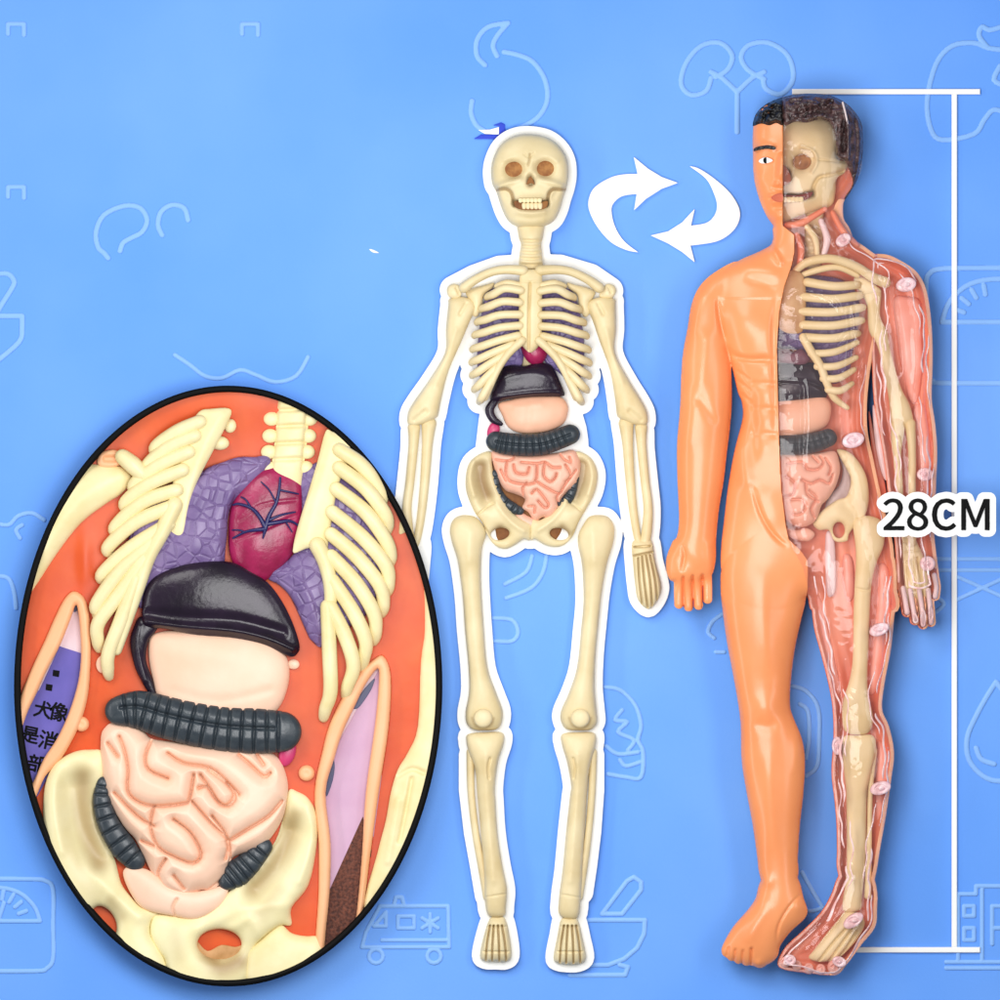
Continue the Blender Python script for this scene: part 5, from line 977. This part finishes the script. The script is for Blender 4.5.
M_('pelvis', bone2, [(836, 450), (848, 452), (858, 462), (866, 478), (868, 500), (864, 516), (856, 524), (848, 534), (846, 541), (834, 541), (828, 530), (818, 530), (812, 522), (822, 510), (836, 500), (846, 496), (850, 480), (844, 466)], yc=YC - 4, cap=10, holes=[(838, 530, 6, 8, 0.0)], strokes=[([(846, 505), (856, 515)], 7, -4)])
M_('pelvic_bowl', mat('smoky_pelvis', (196, 176, 172), 0.35, 0.5, rgb2=(170, 144, 138), vscale=16), [(838, 456), (848, 470), (852, 486), (848, 500), (836, 506), (824, 514), (828, 496), (838, 486), (842, 470)], yc=YC - 8, cap=8)
# leg bones and foot
M_('femur', bone2, [(852, 522), (860, 517), (870, 516), (882, 523), (883, 544), (876, 562), (871, 582), (869, 610), (868, 640), (866.5, 670), (867, 690), (871, 710), (872, 722), (866, 733), (848, 733), (842, 724), (842, 702), (849, 678), (852, 655), (852.5, 620), (853.5, 590), (855, 552)], yc=YC - 2, cap=15, strokes=[([(848, 708), (851, 716)], 2, -1.5), ([(870, 580), (868, 590), (854, 588)], 1.2, -1.5)])
M_('tibia', bone2, [(842, 737), (856, 735), (872, 735), (875, 750), (869, 776), (866, 792), (865, 830), (864, 862), (861, 896), (859, 909), (842, 909), (845, 880), (846, 850), (845.5, 800), (845, 785), (842, 760)], yc=YC - 2, cap=13)
blob('fibula', man, bone2, lines=[([(873, 750), (869.5, 790), (868.5, 830), (867, 895)], [3.4, 2.6, 2.6, 3.6])], yc=YC - 4, ratio=1, step=0.8)
M_('foot_bone', bone2, [(844, 911), (858, 912), (864, 922), (858, 936), (848, 948), (836, 958), (820, 961), (808, 957), (814, 948), (828, 930), (838, 918)], yc=YC - 4, cap=10, step=0.6, strokes=[(q, 1.1, -3.5) for q in ([(846, 926), (830, 944), (818, 960)], [(851, 928), (838, 946), (828, 960)], [(856, 930), (846, 946), (838, 956)])])
for (p, r) in FINGR: tube('finger_bone', man, pale, [(x, y, YC + 3) for x, y in p], [2.6, 2.4, 2.8], 8)
for x, y, r in TOER: blob('clear_toe', man, MATS['rim_pink'], ells=[(x, y, r * 0.8, r * 0.9, -0.4)], yc=YC + 2, ratio=0.8, step=0.5, strokes=[([(x - 2, y - 1), (x + 1, y - 2.5), (x + 2, y + 1)], 0.9, -2)])
# moulded screw posts
postm = mat('post_pink', (244, 216, 218), 0.25, 0.6, rgb2=(222, 176, 182), vscale=5)
for x, y, rx, ry, a, dz in ((842, 241, 8, 6, -0.6, 16), (904.5, 285.5, 10, 7, -0.2, 22), (851.5, 440.5, 11, 7.5, -0.3, 34), (923.5, 474.5, 8, 6.5, 0, 14), (926, 563.5, 7.5, 7.5, 0, 12), (877.5, 629, 10, 6, -0.4, 26), (879, 787, 10.5, 6.5, -0.3, 20), (852, 919, 11, 6, -0.6, 20), (836, 745, 5, 9, 0, 10), (789, 958, 6, 5, 0.3, 14), (838, 960, 7, 5, 0.3, 16)):
    blob('screw_post', man, postm, ells=[(x, y, rx, ry, a)], yc=YC + dz, ratio=0.4, cap=3, back=('flat', YC - 12), step=0.5,
         strokes=[([(x - rx * 0.5, y), (x, y - ry * 0.5), (x + rx * 0.5, y), (x, y + ry * 0.5), (x - rx * 0.5, y)], 1.0, -2.6), ([(x, y)], 1.4, 1.5)])
for x, y in ((760, 330), (770, 560), (862, 560), (770, 780), (860, 800)): tube('peg', man, mw, [(x, y, -5), (x, y, 10)], 4, 8)
DEPTH = 0.0
